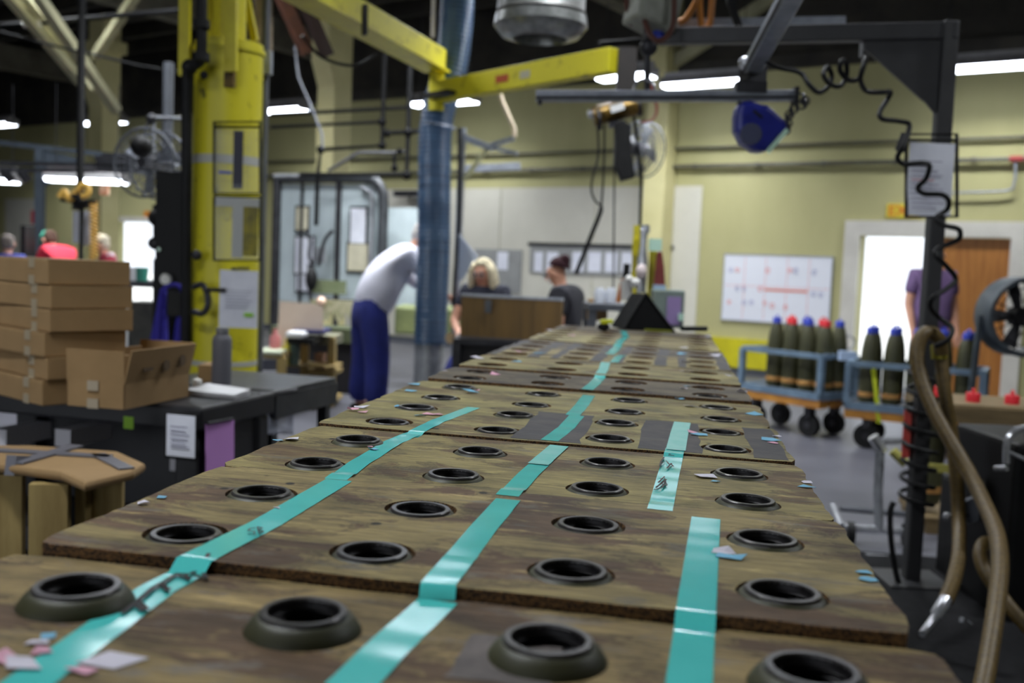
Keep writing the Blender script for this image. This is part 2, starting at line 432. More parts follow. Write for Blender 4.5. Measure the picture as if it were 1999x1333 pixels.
# fluorescent fixtures: a row in front of the wall, and the rows further back in the hall
HOOD = mat('lamp_hood', (150, 148, 150), (128, 126, 128), 6, .5)
def lamp(center, label, length=1.24, group=None, yaw=RY, drop=None, power=LAMP_W, light=True):
    t = thing('fluorescent_lamp', label, 'lamp', center, group)
    x = V((math.cos(yaw), math.sin(yaw), 0)); y = V((-math.sin(yaw), math.cos(yaw), 0)); c = V(center)
    hd = MB(); X = frame_mat(c-x*length/2, y, x, V((0, 0, 1)))
    hd.prism([(-.15, 0), (-.06, .1), (.06, .1), (.15, 0), (.14, 0), (.055, .09), (-.055, .09), (-.14, 0)], length, X)
    build('hood', hd, HOOD, t)
    build('ballast', MB().box(c+V((0, 0, .13)), (length*.98, .1, .06), yaw), HOOD, t)
    X = frame_mat(c-x*(length/2-.01), y, x, V((0, 0, 1)))
    build('diffuser', MB().prism([(-.125, .015), (-.11, -.045), (.11, -.045), (.125, .015)], length-.02, X), GLOW, t)
    for s in (-1, 1):
        build('end_plate', MB().box(c+x*s*length/2+V((0, 0, .03)), (.012, .3, .12), yaw), HOOD, t)
        top = drop if drop else ROOF-.2-c.z
        build('hanger', MB().tube([c+x*s*length*.4+V((0, 0, .15)), c+x*s*length*.4+V((0, 0, top))], .006, 5), DKM, t)
    if light:
        ld = bpy.data.lights.new('lamp_light', 'AREA'); ld.shape = 'RECTANGLE'; ld.size = length; ld.size_y = .2; ld.energy = power; ld.spread = R(140); ld.color = (.93, .97, 1)
        lo = bpy.data.objects.new('lamp_light', ld); C.objects.link(lo); lo.parent = t; lo.location = (0, 0, -.052); lo.rotation_euler = (0, 0, yaw)
    return t
ZL = 4.0
for (x0, y0), lb in (((1938, 128), 'bright fluorescent lamp at far right under the roof'), ((1380, 161), 'bright fluorescent lamp right of the cream column'),
                     ((1222, 148), 'fluorescent lamp behind the end of the yellow arm'), ((866, 199), 'fluorescent lamp half hidden behind the blue duct'),
                     ((545, 214), 'fluorescent lamp beside the yellow mast'),
                     ((202, 238), 'fluorescent lamp behind the far left cream column'), ((-8, 243), 'fluorescent lamp at the left edge of the picture')):
    lamp(H(x0, y0, ZL), lb, .8 if x0 == 1222 else 1.24)
k = 0
for v in (9.0, 5.2, .5):
    for u in (-15.5, -11.2, -6.9, -2.6, 1.7):
        if (v > 5 and u < -7) or u < -12 or (v > 8 and u > 1) or (v < 2 and u not in (-2.6, -11.2)): continue
        k += 1
        lamp(rm(u, v, 4.6), 'added overhead fluorescent lamp, out of view, for fill', 1.24, 'overhead lamps over the work area', power=56)
for x, y, d in ((640, -70, 10.2), (850, -80, 10.6), (1080, -80, 9.2), (330, -90, 12.5), (60, -90, 13.0)):  # added lamps out of view, brightening the booth and the left column
    lamp(P(x, y, d), 'added overhead fluorescent lamp, out of view, for fill', 1.24, 'overhead lamps over the work area', power=70 if x < 400 else 50)
SHADEM = mat('floor_shade_black', (20, 20, 22), (28, 28, 30), 30, .85, spec=.15)  # dark sheets laid over the floor in place of its shade
for c_, sz, lb in (((1.28, 3.4), (1.5, 4.2), 'dark sheet put in as floor shade along the right of the table'), ((-1.35, 3.1), (1.3, 3.6), 'dark sheet put in as floor shade along the left of the table')):
    single('floor_shade_sheet', MB().box((c_[0], c_[1], .006), (sz[0], sz[1], .012)), SHADEM, lb, 'shade sheet')
# ================================================================== the long table of boards over shell noses
BF = basis(-9.06, 4.2, 3.17); CF = V((0, 0, .283))               # the table leans a little across its width
def _cols(b): return M(((b[0].x, b[1].x, b[2].x), (b[0].y, b[1].y, b[2].y), (b[0].z, b[1].z, b[2].z)))
RT = _cols(BW) @ _cols(BF).transposed()
TM = M.Translation(CAM) @ RT.to_4x4() @ M.Translation(-CF)
def T(px, py, z=0.0):                                            # pixel -> table coordinates at height z over the nose plane
    d = BF[2]+(px-999.5)/FPX*BF[0]+(666.5-py)/FPX*BF[1]
    return CF+d*((z-CF.z)/d.z)
# y0, y1, top, x0, x1, rows, row x offset, material
W1 = plywood('plywood_olive', (160, 142, 94), (100, 88, 56), (98, 74, 56), (112, 106, 96), 3.1, .75)
W2 = plywood('plywood_tan', (160, 145, 92), (100, 90, 52), (106, 82, 54), (112, 106, 92), 7.7, .6)
W3 = plywood('plywood_golden', (160, 148, 94), (108, 98, 58), (110, 88, 56), (124, 118, 94), 12.4, .5)
W4 = plywood('plywood_brown', (108, 96, 74), (78, 68, 52), (68, 56, 46), (92, 86, 80), 18.2, .6)
W5 = plywood('plywood_near', (160, 138, 92), (98, 82, 54), (98, 76, 58), (122, 116, 110), 23.9, .8)
def edge_mat():
    a = bpy.data.materials.new('plywood_edge'); a.use_nodes = True; nt = a.node_tree
    b_ = nt.nodes['Principled BSDF']; b_.inputs['Roughness'].default_value = .8
    tc = nt.nodes.new('ShaderNodeTexCoord'); wv = nt.nodes.new('ShaderNodeTexWave'); wv.bands_direction = 'Z'
    wv.inputs['Scale'].default_value = 40; wv.inputs['Distortion'].default_value = 9; wv.inputs['Detail'].default_value = 3; wv.inputs['Detail Scale'].default_value = 6
    rp = nt.nodes.new('ShaderNodeValToRGB'); rp.color_ramp.elements[0].color = (*lin((44, 30, 20)), 1); rp.color_ramp.elements[1].color = (*lin((132, 96, 54)), 1)
    nt.links.new(tc.outputs['Object'], wv.inputs[0]); nt.links.new(wv.outputs['Fac'], rp.inputs[0]); nt.links.new(rp.outputs[0], b_.inputs['Base Color'])
    return a
EDGE = edge_mat()
BOARDS = [
 (.43, .866, -.0140, -.605, .232, (.56, .757), -.178, W5, 'nearest plywood board, its nose rings standing high above it'),
 (.872, 1.272, -.0042, -.588, .213, (.95, 1.14), -.1805, W1, 'stained plywood board second from the camera'),
 (1.279, 1.655, -.0065, -.594, .207, (1.34, 1.53), -.186, W2, 'tan plywood board third from the camera with knotty grain'),
 (1.662, 2.030, -.0035, -.598, .203, (1.74, 1.93), -.196, W3, 'plywood board crossed by four black strips of old adhesive'),
 (2.037, 2.395, -.0045, -.600, .200, (2.11, 2.30), -.1895, W3, 'golden plywood board behind the one with black strips'),
 (2.402, 2.705, .002, -.590, .190, (2.475, 2.635), -.2015, W4, 'dark brown plywood board fifth row back'),
 (2.712, 3.09, .007, -.578, .180, (2.80, 2.99), -.205, W3, 'pale plywood board behind the dark brown one'),
 (3.096, 3.48, .008, -.572, .176, (3.18, 3.37), -.203, W2, 'plywood board in the blurred middle of the row'),
 (3.486, 3.87, .006, -.566, .174, (3.57, 3.76), -.2, W4, 'greyish plywood board with broad black strips'),
 (3.876, 4.26, .008, -.562, .172, (3.96, 4.15), -.198, W3, 'light plywood board third from the far end'),
 (4.266, 4.65, .006, -.558, .170, (4.35, 4.54), -.196, W2, 'plywood board second from the far end'),
 (4.656, 5.04, .008, -.556, .168, (4.74, 4.93), -.195, W4, 'last plywood board under the black hopper')]
SP = .196; TH = .019
def ztop(y):
    for bd in BOARDS:
        if y <= bd[1]+.003: return bd[2]
    return BOARDS[-1][2]
def make_board(y0, y1, zt, x0, x1, rows, xc, seed):
    b = MB(); n = 28; HOLE = .0468 if seed == 1 else .0424
    xs = [x0]+[xc+(i-1)*SP for i in range(3)]+[x1]
    ym = (rows[0]+rows[1])/2; ys = [y0, ym, y1]
    rnd = random.Random(seed)
    def jit(x, y):
        q = V((x*18, y*18, seed)); j = NZ.noise(q)*.0035+NZ.noise(q*4)*.0012
        if abs(y-y0) < 1e-6 or abs(y-y1) < 1e-6: y += j
        if abs(x-x0) < 1e-6 or abs(x-x1) < 1e-6: x += j*1.6
        for cx, cy in ((x0, y0), (x1, y0), (x0, y1), (x1, y1)):
            d = math.hypot(x-cx, y-cy)
            if d < .012: x += (xc-cx)*.012; y += ((y0+y1)/2-cy)*.02
        return x, y
    for r in range(2):
        for c in range(4):
            cx, cy = xc+(c-1.5)*SP, rows[r]
            a0, a1, e0, e1 = xs[c], xs[c+1], ys[r], ys[r+1]
            angs = [2*math.pi*i/n for i in range(n)]+[math.atan2(yy-cy, xx-cx) % (2*math.pi) for xx in (a0, a1) for yy in (e0, e1)]
            if c in (0, 3):  # extra points on the outer side
                angs += [math.atan2(e0+(e1-e0)*t-cy, (a0 if c == 0 else a1)-cx) % (2*math.pi) for t in (.15, .3, .5, .7, .85)]
            angs = sorted(set(round(a, 6) for a in angs)); k = len(angs)
            vs_ = []
            for z in (zt, zt-TH):
                for a in angs:
                    vs_.append((cx+HOLE*math.cos(a), cy+HOLE*math.sin(a), z))
                for a in angs:
                    ca, sa = math.cos(a), math.sin(a); t = 9
                    if ca > 1e-9: t = min(t, (a1-cx)/ca)
                    if ca < -1e-9: t = min(t, (a0-cx)/ca)
                    if sa > 1e-9: t = min(t, (e1-cy)/sa)
                    if sa < -1e-9: t = min(t, (e0-cy)/sa)
                    x, y = cx+t*ca, cy+t*sa
                    for q in (a0, a1):
                        if abs(x-q) < 1e-5: x = q
                    for q in (e0, e1):
                        if abs(y-q) < 1e-5: y = q
                    x, y = jit(x, y); vs_.append((x, y, z))
            top, bot, hole, side = [], [], [], []
            for i in range(k):
                j = (i+1) % k
                top.append((i, k+i, k+j, j)); bot.append((2*k+i, 2*k+j, 3*k+j, 3*k+i))
                hole.append((i, j, 2*k+j, 2*k+i))
                pm = (V(vs_[k+i])+V(vs_[k+j]))/2
                if abs(pm.x-x0) < .012 or abs(pm.x-x1) < .012 or abs(pm.y-y0) < .009 or abs(pm.y-y1) < .009:
                    side.append((k+i, 3*k+i, 3*k+j, k+j))
            b.cur = 0; b.add(vs_, top+bot); b.cur = 1
            o = len(b.v)-len(vs_)
            b.f += [tuple(i+o for i in f) for f in hole+side]; b.mi += [1]*len(hole+side)
    return b
def tplace(o, loc=(0, 0, 0), rz=0, sc_=1):
    o.matrix_world = TM @ M.Translation(V(loc)) @ M.Rotation(rz, 4, 'Z') @ M.Diagonal((sc_, sc_, sc_, 1))
PATCH = mat('black_adhesive', (52, 50, 54), (74, 68, 66), 14, .7, bump=.2, contrast=(.4, .7))
BROWNP = mat('brown_scrubbed_ply', (126, 104, 82), (108, 88, 68), 10, .8, stretch=(3, 20, 1))
for i, (y0, y1, zt, x0, x1, rows, xc, mt, lb) in enumerate(BOARDS):
    o = thing('plywood_board', lb, 'board', (0, 0, 0), 'plywood boards over the shell noses'); tplace(o)
    cy = (y0+y1)/2
    pl = build('panel', make_board(y0, y1, zt, x0, x1, rows, xc, i*7+1), [mt, EDGE], o)
    def patch(px0, px1, py0, py1, mt_, nm, seed):
        poly = []
        for t in range(9): poly.append((px0+(px1-px0)*t/8, py0))
        for t in range(1, 9): poly.append((px1, py0+(py1-py0)*t/8))
        for t in range(1, 9): poly.append((px1-(px1-px0)*t/8, py1))
        for t in range(1, 8): poly.append((px0, py1-(py1-py0)*t/8))
        poly = [(x+NZ.noise(V((x*40, y*40, seed)))*.008, y+NZ.noise(V((x*40, y*40, seed+9)))*.006) for x, y in poly]
        b = MB(); k = len(poly); z = zt+.0004
        b.add([(x, y, z) for x, y in poly]+[(x, y, zt-.002) for x, y in poly], [tuple(range(k))]+[(j, j+k, (j+1) % k+k, (j+1) % k) for j in range(k)])
        build(nm, b, mt_, o)
    if i == 3:
        for cc, x in enumerate((xc-.06, xc+.04, xc+.135, xc+.325)):
            pass
        patch(xc-.062, xc+.052, y0+.012, y1-.02, PATCH, 'adhesive_strip', 1)
        patch(xc+.148, xc+.252, y0+.012, y1-.02, PATCH, 'adhesive_strip', 2)
        patch(x1-.062, x1-.008, y0+.012, y1-.02, PATCH, 'adhesive_strip', 3)
    if i in (7, 8):
        for c in range(4):
            xx = xc+(c-1.5)*SP
            patch(xx-.075, xx-.049, y0+.02, y1-.02, PATCH, 'adhesive_strip', c+i)
            patch(xx+.049, xx+.085, y0+.02, y1-.02, PATCH, 'adhesive_strip', c+i+5)
    if i == 0:
        patch(-.147, -.072, .70, .79, mat('grey_scuff', (92, 86, 84), (116, 108, 104), 20, .8, contrast=(.4, .6)), 'scuff', 4)

# artillery shells standing under the boards, only their nose rings show
STEEL = mat('machined_nose_steel', (92, 90, 90), (66, 64, 64), 30, .28, .5)
OLN = mat('olive_nose_paint', (62, 62, 36), (52, 52, 32), 10, .5)
body_p = [(.0352, -.0030), (.0372, -.0036), (.0400, -.0064), (.0430, -.0100), (.0455, -.0140), (.0480, -.022), (.0535, -.045), (.060, -.085), (.0675, -.14), (.0735, -.21), (.0772, -.29), (.0775, -.34), (.0775, -.56), (.074, -.6), (.001, -.6)]
bore_p = [(.001, -.3), (.03, -.28), (.04, -.2), (.036, -.1), (.0262, -.055), (.0262, -.05)]
ring_p = []
for t in range(9):
    z = -.05+t*.005
    ring_p += [(.0262, z), (.0283, z+.0025)]
thread_p = list(ring_p)+[(.0283, -.002)]
ring_p = [(.0283, -.003), (.0284, -.0012), (.0292, 0), (.0338, 0), (.0352, -.0014), (.0355, -.0034)]
s0 = thing('artillery_shell', 'x', 'shell', (0, 0, 0))
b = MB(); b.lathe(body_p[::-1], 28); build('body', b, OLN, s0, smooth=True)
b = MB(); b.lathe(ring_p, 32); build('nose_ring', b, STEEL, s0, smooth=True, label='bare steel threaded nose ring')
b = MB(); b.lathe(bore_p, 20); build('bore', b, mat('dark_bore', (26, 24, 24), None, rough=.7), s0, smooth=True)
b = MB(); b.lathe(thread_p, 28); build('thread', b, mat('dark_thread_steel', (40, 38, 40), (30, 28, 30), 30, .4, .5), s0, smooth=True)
kid0 = {s0: children(s0)}
for ch in kid0[s0]: kid0[ch] = []
first = True
ordw = ('first', 'second', 'third', 'fourth')
rowname = ['nearest board, front row', 'nearest board, rear row', 'second board, front row', 'second board, rear row', 'third board, front row', 'third board, rear row',
           'black-stripped board, front row', 'black-stripped board, rear row', 'golden board, front row', 'golden board, rear row', 'dark brown board, front row', 'dark brown board, rear row',
           'pale board, front row', 'pale board, rear row', 'board of the blurred middle, front row', 'board of the blurred middle, rear row',
           'far striped board, front row', 'far striped board, rear row', 'third-last board, front row', 'third-last board, rear row']
ri = 0
rj = random.Random(5)
for i, bd in enumerate(BOARDS[:10]):
    for r in range(2):
        for c in range(4):
            o = s0 if first else copy_tree(s0, None, kid0); first = False
            dz = -.001+rj.uniform(-.002, .002)
            if i == 0: dz = .002
            tplace(o, (bd[6]+(c-1.5)*SP, bd[5][r], dz), rj.uniform(0, 6))
            if ri < len(rowname):
                lb = 'shell nose ring in the %s, %s from the left' % (rowname[ri], ordw[c])
            else: lb = 'blurred shell nose in the far boards of the long table'
            tag(o, lb, 'shell', 'shells under the long row of boards')
        ri += 1

# teal tape strips
TEAL = mat('glossy_teal_tape', (88, 210, 204), (80, 202, 196), 8, .14, spec=.5)
TEALF = mat('faded_teal_tape', (128, 206, 198), (90, 198, 190), 30, .3, spec=.6)
def tz(px, py, extra=0.0):
    z = -.005
    for _ in range(5):
        p = T(px, py, z); z = ztop(p.y)
    return V((p.x, p.y, z+extra))
def tape(pts, width, label, mt=TEAL, lift=.0008, folds=()):
    """pts: table points along the middle; z is taken from the boards below, bridging the steps."""
    pl = []
    for a, c in zip(pts[:-1], pts[1:]):
        n = max(2, int((V(c)-V(a)).length/.012))
        for k in range(n):
            pl.append(V(a).lerp(V(c), k/n))
    pl.append(V(pts[-1]))
    zs = [ztop(p.y) for p in pl]
    zz = [max(zs[max(0, i-1):i+2]) for i in range(len(zs))]
    b = MB(); rw = random.Random(len(pl)); n = len(pl)
    for i, p in enumerate(pl):
        t = (pl[min(i+1, n-1)]-pl[max(i-1, 0)]); t.z = 0; t.normalize(); s = V((t.y, -t.x, 0))
        wv = NZ.noise(V((p.y*23, width*90, len(pl))))*.0009
        cup = 0
        for k, a in enumerate((-1, -.5, 0, .5, 1)):
            q = p+s*a*width/2; q.z = zz[i]+lift+wv*(1+.4*a)+cup*(a*a)*.4
            b.v.append(q)
    for i in range(n-1):
        for k in range(4):
            o_ = i*5
            b.f.append((o_+k, o_+k+1, o_+k+6, o_+k+5)); b.mi.append(0)
    t = thing('tape_strip', label, 'tape', (0, 0, 0), 'teal tape strips'); tplace(t)
    o = build('tape_ribbon', b, mt, t, smooth='all')
    return t
def ink(parent, strokes, wd, z_extra=.0030):
    for st in strokes:
        pts = [tz(x, y, z_extra) for x, y in st]
        b = MB()
        for i, p in enumerate(pts):
            t = (pts[min(i+1, len(pts)-1)]-pts[max(i-1, 0)]); t.z = 0; t.normalize(); s = V((t.y, -t.x, 0))*wd/2
            b.v += [p+s, p-s]
        for i in range(len(pts)-1): b.f.append((2*i, 2*i+1, 2*i+3, 2*i+2)); b.mi.append(0)
        o = build('ink_mark', b, INK, parent)
        md = o.modifiers.new('thickness', 'SOLIDIFY'); md.thickness = .0004
def tp(*px): return [tz(x, y) for x, y in px]
a = tape([T(20, 1360, -.014), T(305, 1152, -.014), T(520, 1022, -.0042), T(662, 938, -.0042)], .035, 'long teal tape on the near left with black scrawl and the letters SB')
c_ = a
ink(a, [[(408, 1086), (386, 1098), (372, 1106), (345, 1126), (322, 1141), (300, 1153)], [(300, 1153), (282, 1168), (258, 1188), (238, 1204)], [(345, 1128), (362, 1133), (372, 1134)], [(362, 1128), (368, 1138)],
        [(318, 1146), (326, 1160)], [(312, 1150), (332, 1156)], [(270, 1180), (288, 1196)], [(262, 1186), (280, 1199)], [(378, 1108), (402, 1112)], [(398, 1104), (402, 1115)]], .0042)
ink(c_, [[(498, 1036), (488, 1037), (484, 1041), (496, 1043), (497, 1048), (484, 1049)], [(502, 1034), (506, 1047)], [(502, 1034), (512, 1036), (505, 1040), (514, 1043), (506, 1047)]], .0016)
tape(tp((655, 936), (700, 905), (770, 862), (810, 846)), .030, 'teal tape on the third board, left side')
tape(tp((800, 853), (855, 822), (925, 796)), .027, 'teal tape with a pale end on the black-stripped board, left side')
tape(tp((680, 1345), (760, 1262), (855, 1174)), .036, 'teal tape at the bottom centre on the nearest board')
tape(tp((853, 1172), (856, 1140), (905, 1080)), .032, 'short teal tape folded over the front edge of the second board')
tape(tp((900, 1086), (945, 1030), (992, 976)), .031, 'teal tape in the middle of the second board')
tape(tp((990, 968), (1030, 928), (1062, 898)), .030, 'teal tape in the middle of the third board, front piece')
tape(tp((1050, 908), (1092, 868)), .031, 'pale teal tape piece at the rear of the third board', TEALF, .002)
tape(tp((1072, 864), (1105, 836), (1126, 812)), .030, 'teal tape between the black adhesive strips')
tape(tp((1118, 811), (1135, 792), (1150, 772)), .029, 'teal tape in the middle of the golden board')
tape(tp((1145, 766), (1160, 750), (1172, 736)), .029, 'teal tape across the dark brown board')
tape(tp((1172, 733), (1178, 722), (1182, 708)), .028, 'teal tape on the pale board behind the dark brown one', TEALF)
tape(tp((1198, 708), (1208, 696), (1216, 694)), .026, 'loose bit of teal tape lying beside the centre line')
tape(tp((1190, 692), (1203, 680), (1212, 664)), .03, 'blurred teal tape far along the centre line')
tape(tp((1214, 664), (1222, 657), (1216, 646)), .03, 'last teal tape piece before the black hopper')
tape(tp((1344, 1345), (1360, 1180), (1378, 1012)), .034, 'long teal tape on the right over the two nearest boards')
d_ = tape(tp((1288, 996), (1304, 930), (1318, 876)), .031, 'teal tape on the right of the third board, scribbled black')
rr = random.Random(11)
ink(d_, [[(1296, 896), (1290, 905), (1288, 914)], [(1291, 908), (1300, 903), (1306, 910)], [(1302, 918), (1310, 908), (1314, 914)], [(1285, 946), (1297, 934), (1299, 946), (1292, 956)], [(1280, 956), (1296, 944), (1302, 950)],
        [(1288, 938), (1300, 940), (1290, 948), (1301, 952)], [(1277, 960), (1290, 957)], [(1306, 890), (1315, 888)], [(1304, 892), (1316, 893)]], .0026)
tape(tp((1319, 880), (1326, 848), (1332, 826)), .032, 'pale end of teal tape on the black-stripped board, right side', TEALF, .002)

# torn paper scraps
SC = {'white': mat('white_scrap', (214, 210, 222), None, rough=.8), 'light blue': mat('blue_scrap', (122, 184, 214), None, rough=.8), 'pink': mat('pink_scrap', (224, 170, 190), None, rough=.8)}
SCRAPS = []
def scrap(px, py, col, size=.012, lb=None, seed=0):
    size *= .62 if py > 1000 else .8
    p = tz(px, py, .001); r_ = random.Random(seed+int(px*7+py)); k = r_.choice((4, 5, 6)); ro = r_.uniform(0, 6)
    pts = []
    for i in range(k):
        a = ro+2*math.pi*i/k; rd = size*r_.uniform(.55, 1.25)
        pts.append(V((rd*math.cos(a)*1.4, rd*math.sin(a), abs(r_.gauss(0, .22))*size)))
    b = MB(); b.v += [V((0, 0, size*.12))]+pts
    for i in range(k): b.f.append((0, 1+i, 1+(i+1) % k)); b.mi.append(0)
    o = build('paper_scrap', b, SC[col], None, org=V((0, 0, 0))); md = o.modifiers.new('thickness', 'SOLIDIFY'); md.thickness = .0004
    tplace(o, p, r_.uniform(-.4, .4))
    tag(o, lb, 'paper scrap', '%s paper scraps' % col)
    SCRAPS.append((o, lb, col, p, px))
scrap(218, 1292, 'white', .024, 'large white paper flake beside the near left tape'); scrap(40, 1300, 'white', .02, 'white paper flake in the bottom left corner'); scrap(10, 1290, 'pink', .016)
scrap(85, 1275, 'pink', .012); scrap(165, 1312, 'pink', .014); scrap(75, 1258, 'white', .012); scrap(95, 1245, 'light blue', .008)
scrap(1412, 1080, 'white', .016, 'white scrap stuck beside the long right tape'); scrap(1428, 1090, 'light blue', .018, 'light blue scrap stuck beside the long right tape')
scrap(1684, 1118, 'light blue', .011); scrap(1692, 1132, 'light blue', .013); scrap(1380, 932, 'white', .016, 'curled white scrap between tape and ring on the third board')
scrap(1395, 941, 'light blue', .007); scrap(1575, 943, 'white', .008); scrap(1573, 952, 'light blue', .012)
scrap(1362, 850, 'light blue', .016); scrap(1352, 846, 'pink', .012); scrap(1515, 853, 'white', .010); scrap(1500, 860, 'light blue', .018); scrap(1512, 866, 'pink', .010)
scrap(1347, 794, 'white', .016, 'white scrap alone on the golden board'); scrap(1325, 780, 'light blue', .013); scrap(1473, 810, 'light blue', .015); scrap(1340, 755, 'light blue', .012); scrap(1335, 759, 'white', .012); scrap(1450, 766, 'white', .018)
scrap(278, 985, 'white', .010); scrap(316, 973, 'light blue', .007); scrap(540, 993, 'white', .007, 'thin curled white shaving beside the left tape'); scrap(568, 859, 'white', .014); scrap(545, 861, 'light blue', .010)
scrap(702, 796, 'white', .018, 'white scrap at the left edge of the black-stripped board'); scrap(688, 802, 'pink', .013); scrap(706, 806, 'pink', .010); scrap(840, 810, 'pink', .014); scrap(820, 812, 'light blue', .010); scrap(858, 811, 'pink', .010)
scrap(717, 872, 'pink', .009); scrap(728, 879, 'light blue', .008); scrap(775, 794, 'light blue', .008); scrap(806, 752, 'light blue', .020, 'light blue scrap at the left edge of the golden board'); scrap(803, 764, 'light blue', .014)
scrap(917, 767, 'light blue', .018); scrap(925, 765, 'white', .012); scrap(930, 764, 'pink', .010); scrap(968, 732, 'pink', .018); scrap(870, 725, 'white', .010)
scrap(1018, 688, 'pink', .03, 'pink scrap standing on the pale board'); scrap(1052, 690, 'light blue', .02); scrap(1010, 706, 'light blue', .02); scrap(932, 700, 'white', .02); scrap(1332, 692, 'light blue', .02); scrap(1335, 680, 'white', .016); scrap(1338, 708, 'white', .02); scrap(1338, 727, 'white', .02); scrap(1395, 696, 'white', .022)
scrap(1366, 661, 'pink', .02); scrap(1383, 658, 'white', .02); scrap(1075, 645, 'white', .02); scrap(1057, 653, 'white', .02); scrap(1115, 656, 'pink', .02); scrap(1425, 735, 'white', .015)

BNAME = ('nearest board', 'second board', 'third board', 'black-stripped board', 'golden board', 'dark brown board', 'pale board', 'board of the blurred middle', 'far striped board', 'third-last board', 'second-last board', 'last board')
cells = {}
for o, lb, col, p, px in SCRAPS:
    if lb: continue
    bi = next((i for i, bd in enumerate(BOARDS) if p.y <= bd[1]+.003), 11)
    fx = (p.x-BOARDS[bi][3])/(BOARDS[bi][4]-BOARDS[bi][3]); side = 'left' if fx < .36 else 'right' if fx > .64 else 'middle'
    cells.setdefault((bi, side, col), []).append((px, o))
for (bi, side, col), lst in cells.items():
    lst.sort(key=lambda q: q[0])
    for i, (px, o) in enumerate(lst):
        pre = '' if len(lst) == 1 else ('leftmost ', 'rightmost ')[i] if len(lst) == 2 else '%s from left ' % ('first', 'second', 'third', 'fourth', 'fifth', 'sixth')[i]
        tag(o, '%s%s paper scrap on the %s, %s part' % (pre, col, BNAME[bi], side))
# roller conveyor carrying the shells
cv = thing('roller_conveyor', 'long steel roller conveyor carrying the row of shells', 'conveyor', (0, 0, 0)); tplace(cv)
for x in (-.56, .17):
    build('side_rail', MB().box((x, 2.75, -.65), (.04, 4.7, .1)), DKM, cv)
    for y in (.6, 1.9, 3.3, 4.9):
        build('leg', MB().box((x, y, -.915), (.05, .05, .43)), DKM, cv)
rb = MB().tube([(-.54, 0, -.626), (.15, 0, -.626)], .025, 10)
rl = build('roller', rb, GALV, cv, smooth=True); rl.location = (0, .42, 0)
for k in range(1, 60):
    r2 = rl.copy(); C.objects.link(r2); r2.parent = cv; r2.location = (0, .42+k*.0785, 0)
# ================================================================== jib crane, duct, hoists, overhead rails
MASTD = 6.1
mast = thing('jib_crane', 'tall yellow jib crane with a folding yellow arm', 'crane', V((P(440, 500, MASTD).x, P(440, 500, MASTD).y, 0)))
mc = ORG[mast]; mr = m(64, MASTD)
ztop_m = P(440, 92, MASTD).z
b = MB(); b.lathe([(mr, .02), (mr, ztop_m-.06), (mr+.012, ztop_m-.06), (mr+.012, ztop_m-.035), (mr, ztop_m-.03), (mr, ztop_m), (.001, ztop_m)], 36, upz(mc))
build('mast', b, mat('scuffed_mast_yellow', (204, 194, 34), (70, 62, 24), 16, .45, contrast=(.63, .72)), mast, smooth=True)
build('base_plate', MB().lathe([(.001, .03), (.36, .03), (.36, 0)], 24, upz(mc)), YEL, mast)
build('upper_shaft', MB().tube([mc+V((0, 0, ztop_m)), mc+V((0, 0, 4.4))], mr*.48, 20), YEL, mast, smooth=True)
build('rib', MB().beam(P(408, 76, MASTD), P(405, -60, MASTD-.05), .06, .04), YEL, mast)
build('rib', MB().beam(P(420, 76, MASTD-.05), P(422, -60, MASTD-.05), .05, .04), YEL, mast)
build('rib', MB().beam(P(498, 80, MASTD+.05), P(470, -60, MASTD+.05), .03, .04), YEL, mast)
build('strap', MB().beam(P(360, 148, MASTD-.22), P(362, -60, MASTD-.26), .064, .03, V((0, 1, 0))), YEL, mast)
build('strap', MB().beam(P(451, 140, MASTD-.34), P(452, -60, MASTD-.38), .068, .03, V((0, 1, 0))), YEL, mast)
build('slot', MB().beam(P(448, 171, MASTD-.29), P(449, 138, MASTD-.30), .06, .03, V((0, 1, 0))), mat('rusty_slot', (120, 96, 40), (40, 34, 24), 20, .8), mast)
hp = P(398, 146, MASTD-.26)
build('round_hole', MB().tube([hp, hp+BW[2]*.05], .024, 16), INK, mast)
for (x, y), c_ in (((396, 176), 'o'), ((398, 187), 'II')):
    text(c_, .045, frame_mat(P(x, y, MASTD-.25), V((math.cos(CY), math.sin(CY), 0)), V((0, 0, 1)), V((math.sin(CY), -math.cos(CY), 0))), INK, 'stencil', mast)
build('tape_band', MB().lathe([(mr+.002, 0), (mr+.003, 0), (mr+.003, .05), (mr+.002, .05)], 36, upz(V((mc.x, mc.y, P(440, 325, MASTD).z)))), mat('grey_tape', (170, 170, 160), None, rough=.6), mast)
build('tape_band', MB().lathe([(mr+.002, 0), (mr+.003, 0), (mr+.003, .03), (mr+.002, .03)], 36, upz(V((mc.x, mc.y, P(440, 712, MASTD).z)))), mat('grey_tape', (170, 170, 160)), mast)
# arms: inner I beam, outer I beam
def ibeam(a, c, ht, wd, name, parent, mt=YELD):
    a, c = V(a), V(c); b = MB()
    b.beam(a, c, .03, ht*.9); z = V((0, 0, ht*.45))
    b.beam(a+z, c+z, wd, .02); b.beam(a-z, c-z, wd, .02)
    return build(name, b, mt, parent)
zA = 3.22
e1 = H(855, 118, zA); far = e1
st = H(655, 5, zA); dirA = (e1-st).normalized(); a0 = e1-dirA*3.5
inner = MB(); inner.beam(a0, e1, .16, .185); build('inner_arm', inner, YELD, mast, bevel=.01)
build('arm_flange', MB().beam(a0-V((0, 0, .1)), e1-V((0, 0, .1)), .24, .016), YEL, mast)
hi = H(860, 167, zA-.24); z2 = zA-.28
o0 = V((e1.x, e1.y, z2)); o1 = H(1200, 118, z2)
build('outer_arm', MB().beam(o0-(o1-o0).normalized()*.05, o1, .12, .18), YELD, mast, bevel=.008)
build('arm_pivot', MB().tube([o0+V((0, 0, -.16)), o0+V((0, 0, .25))], .07, 14), YELD, mast, smooth=True)
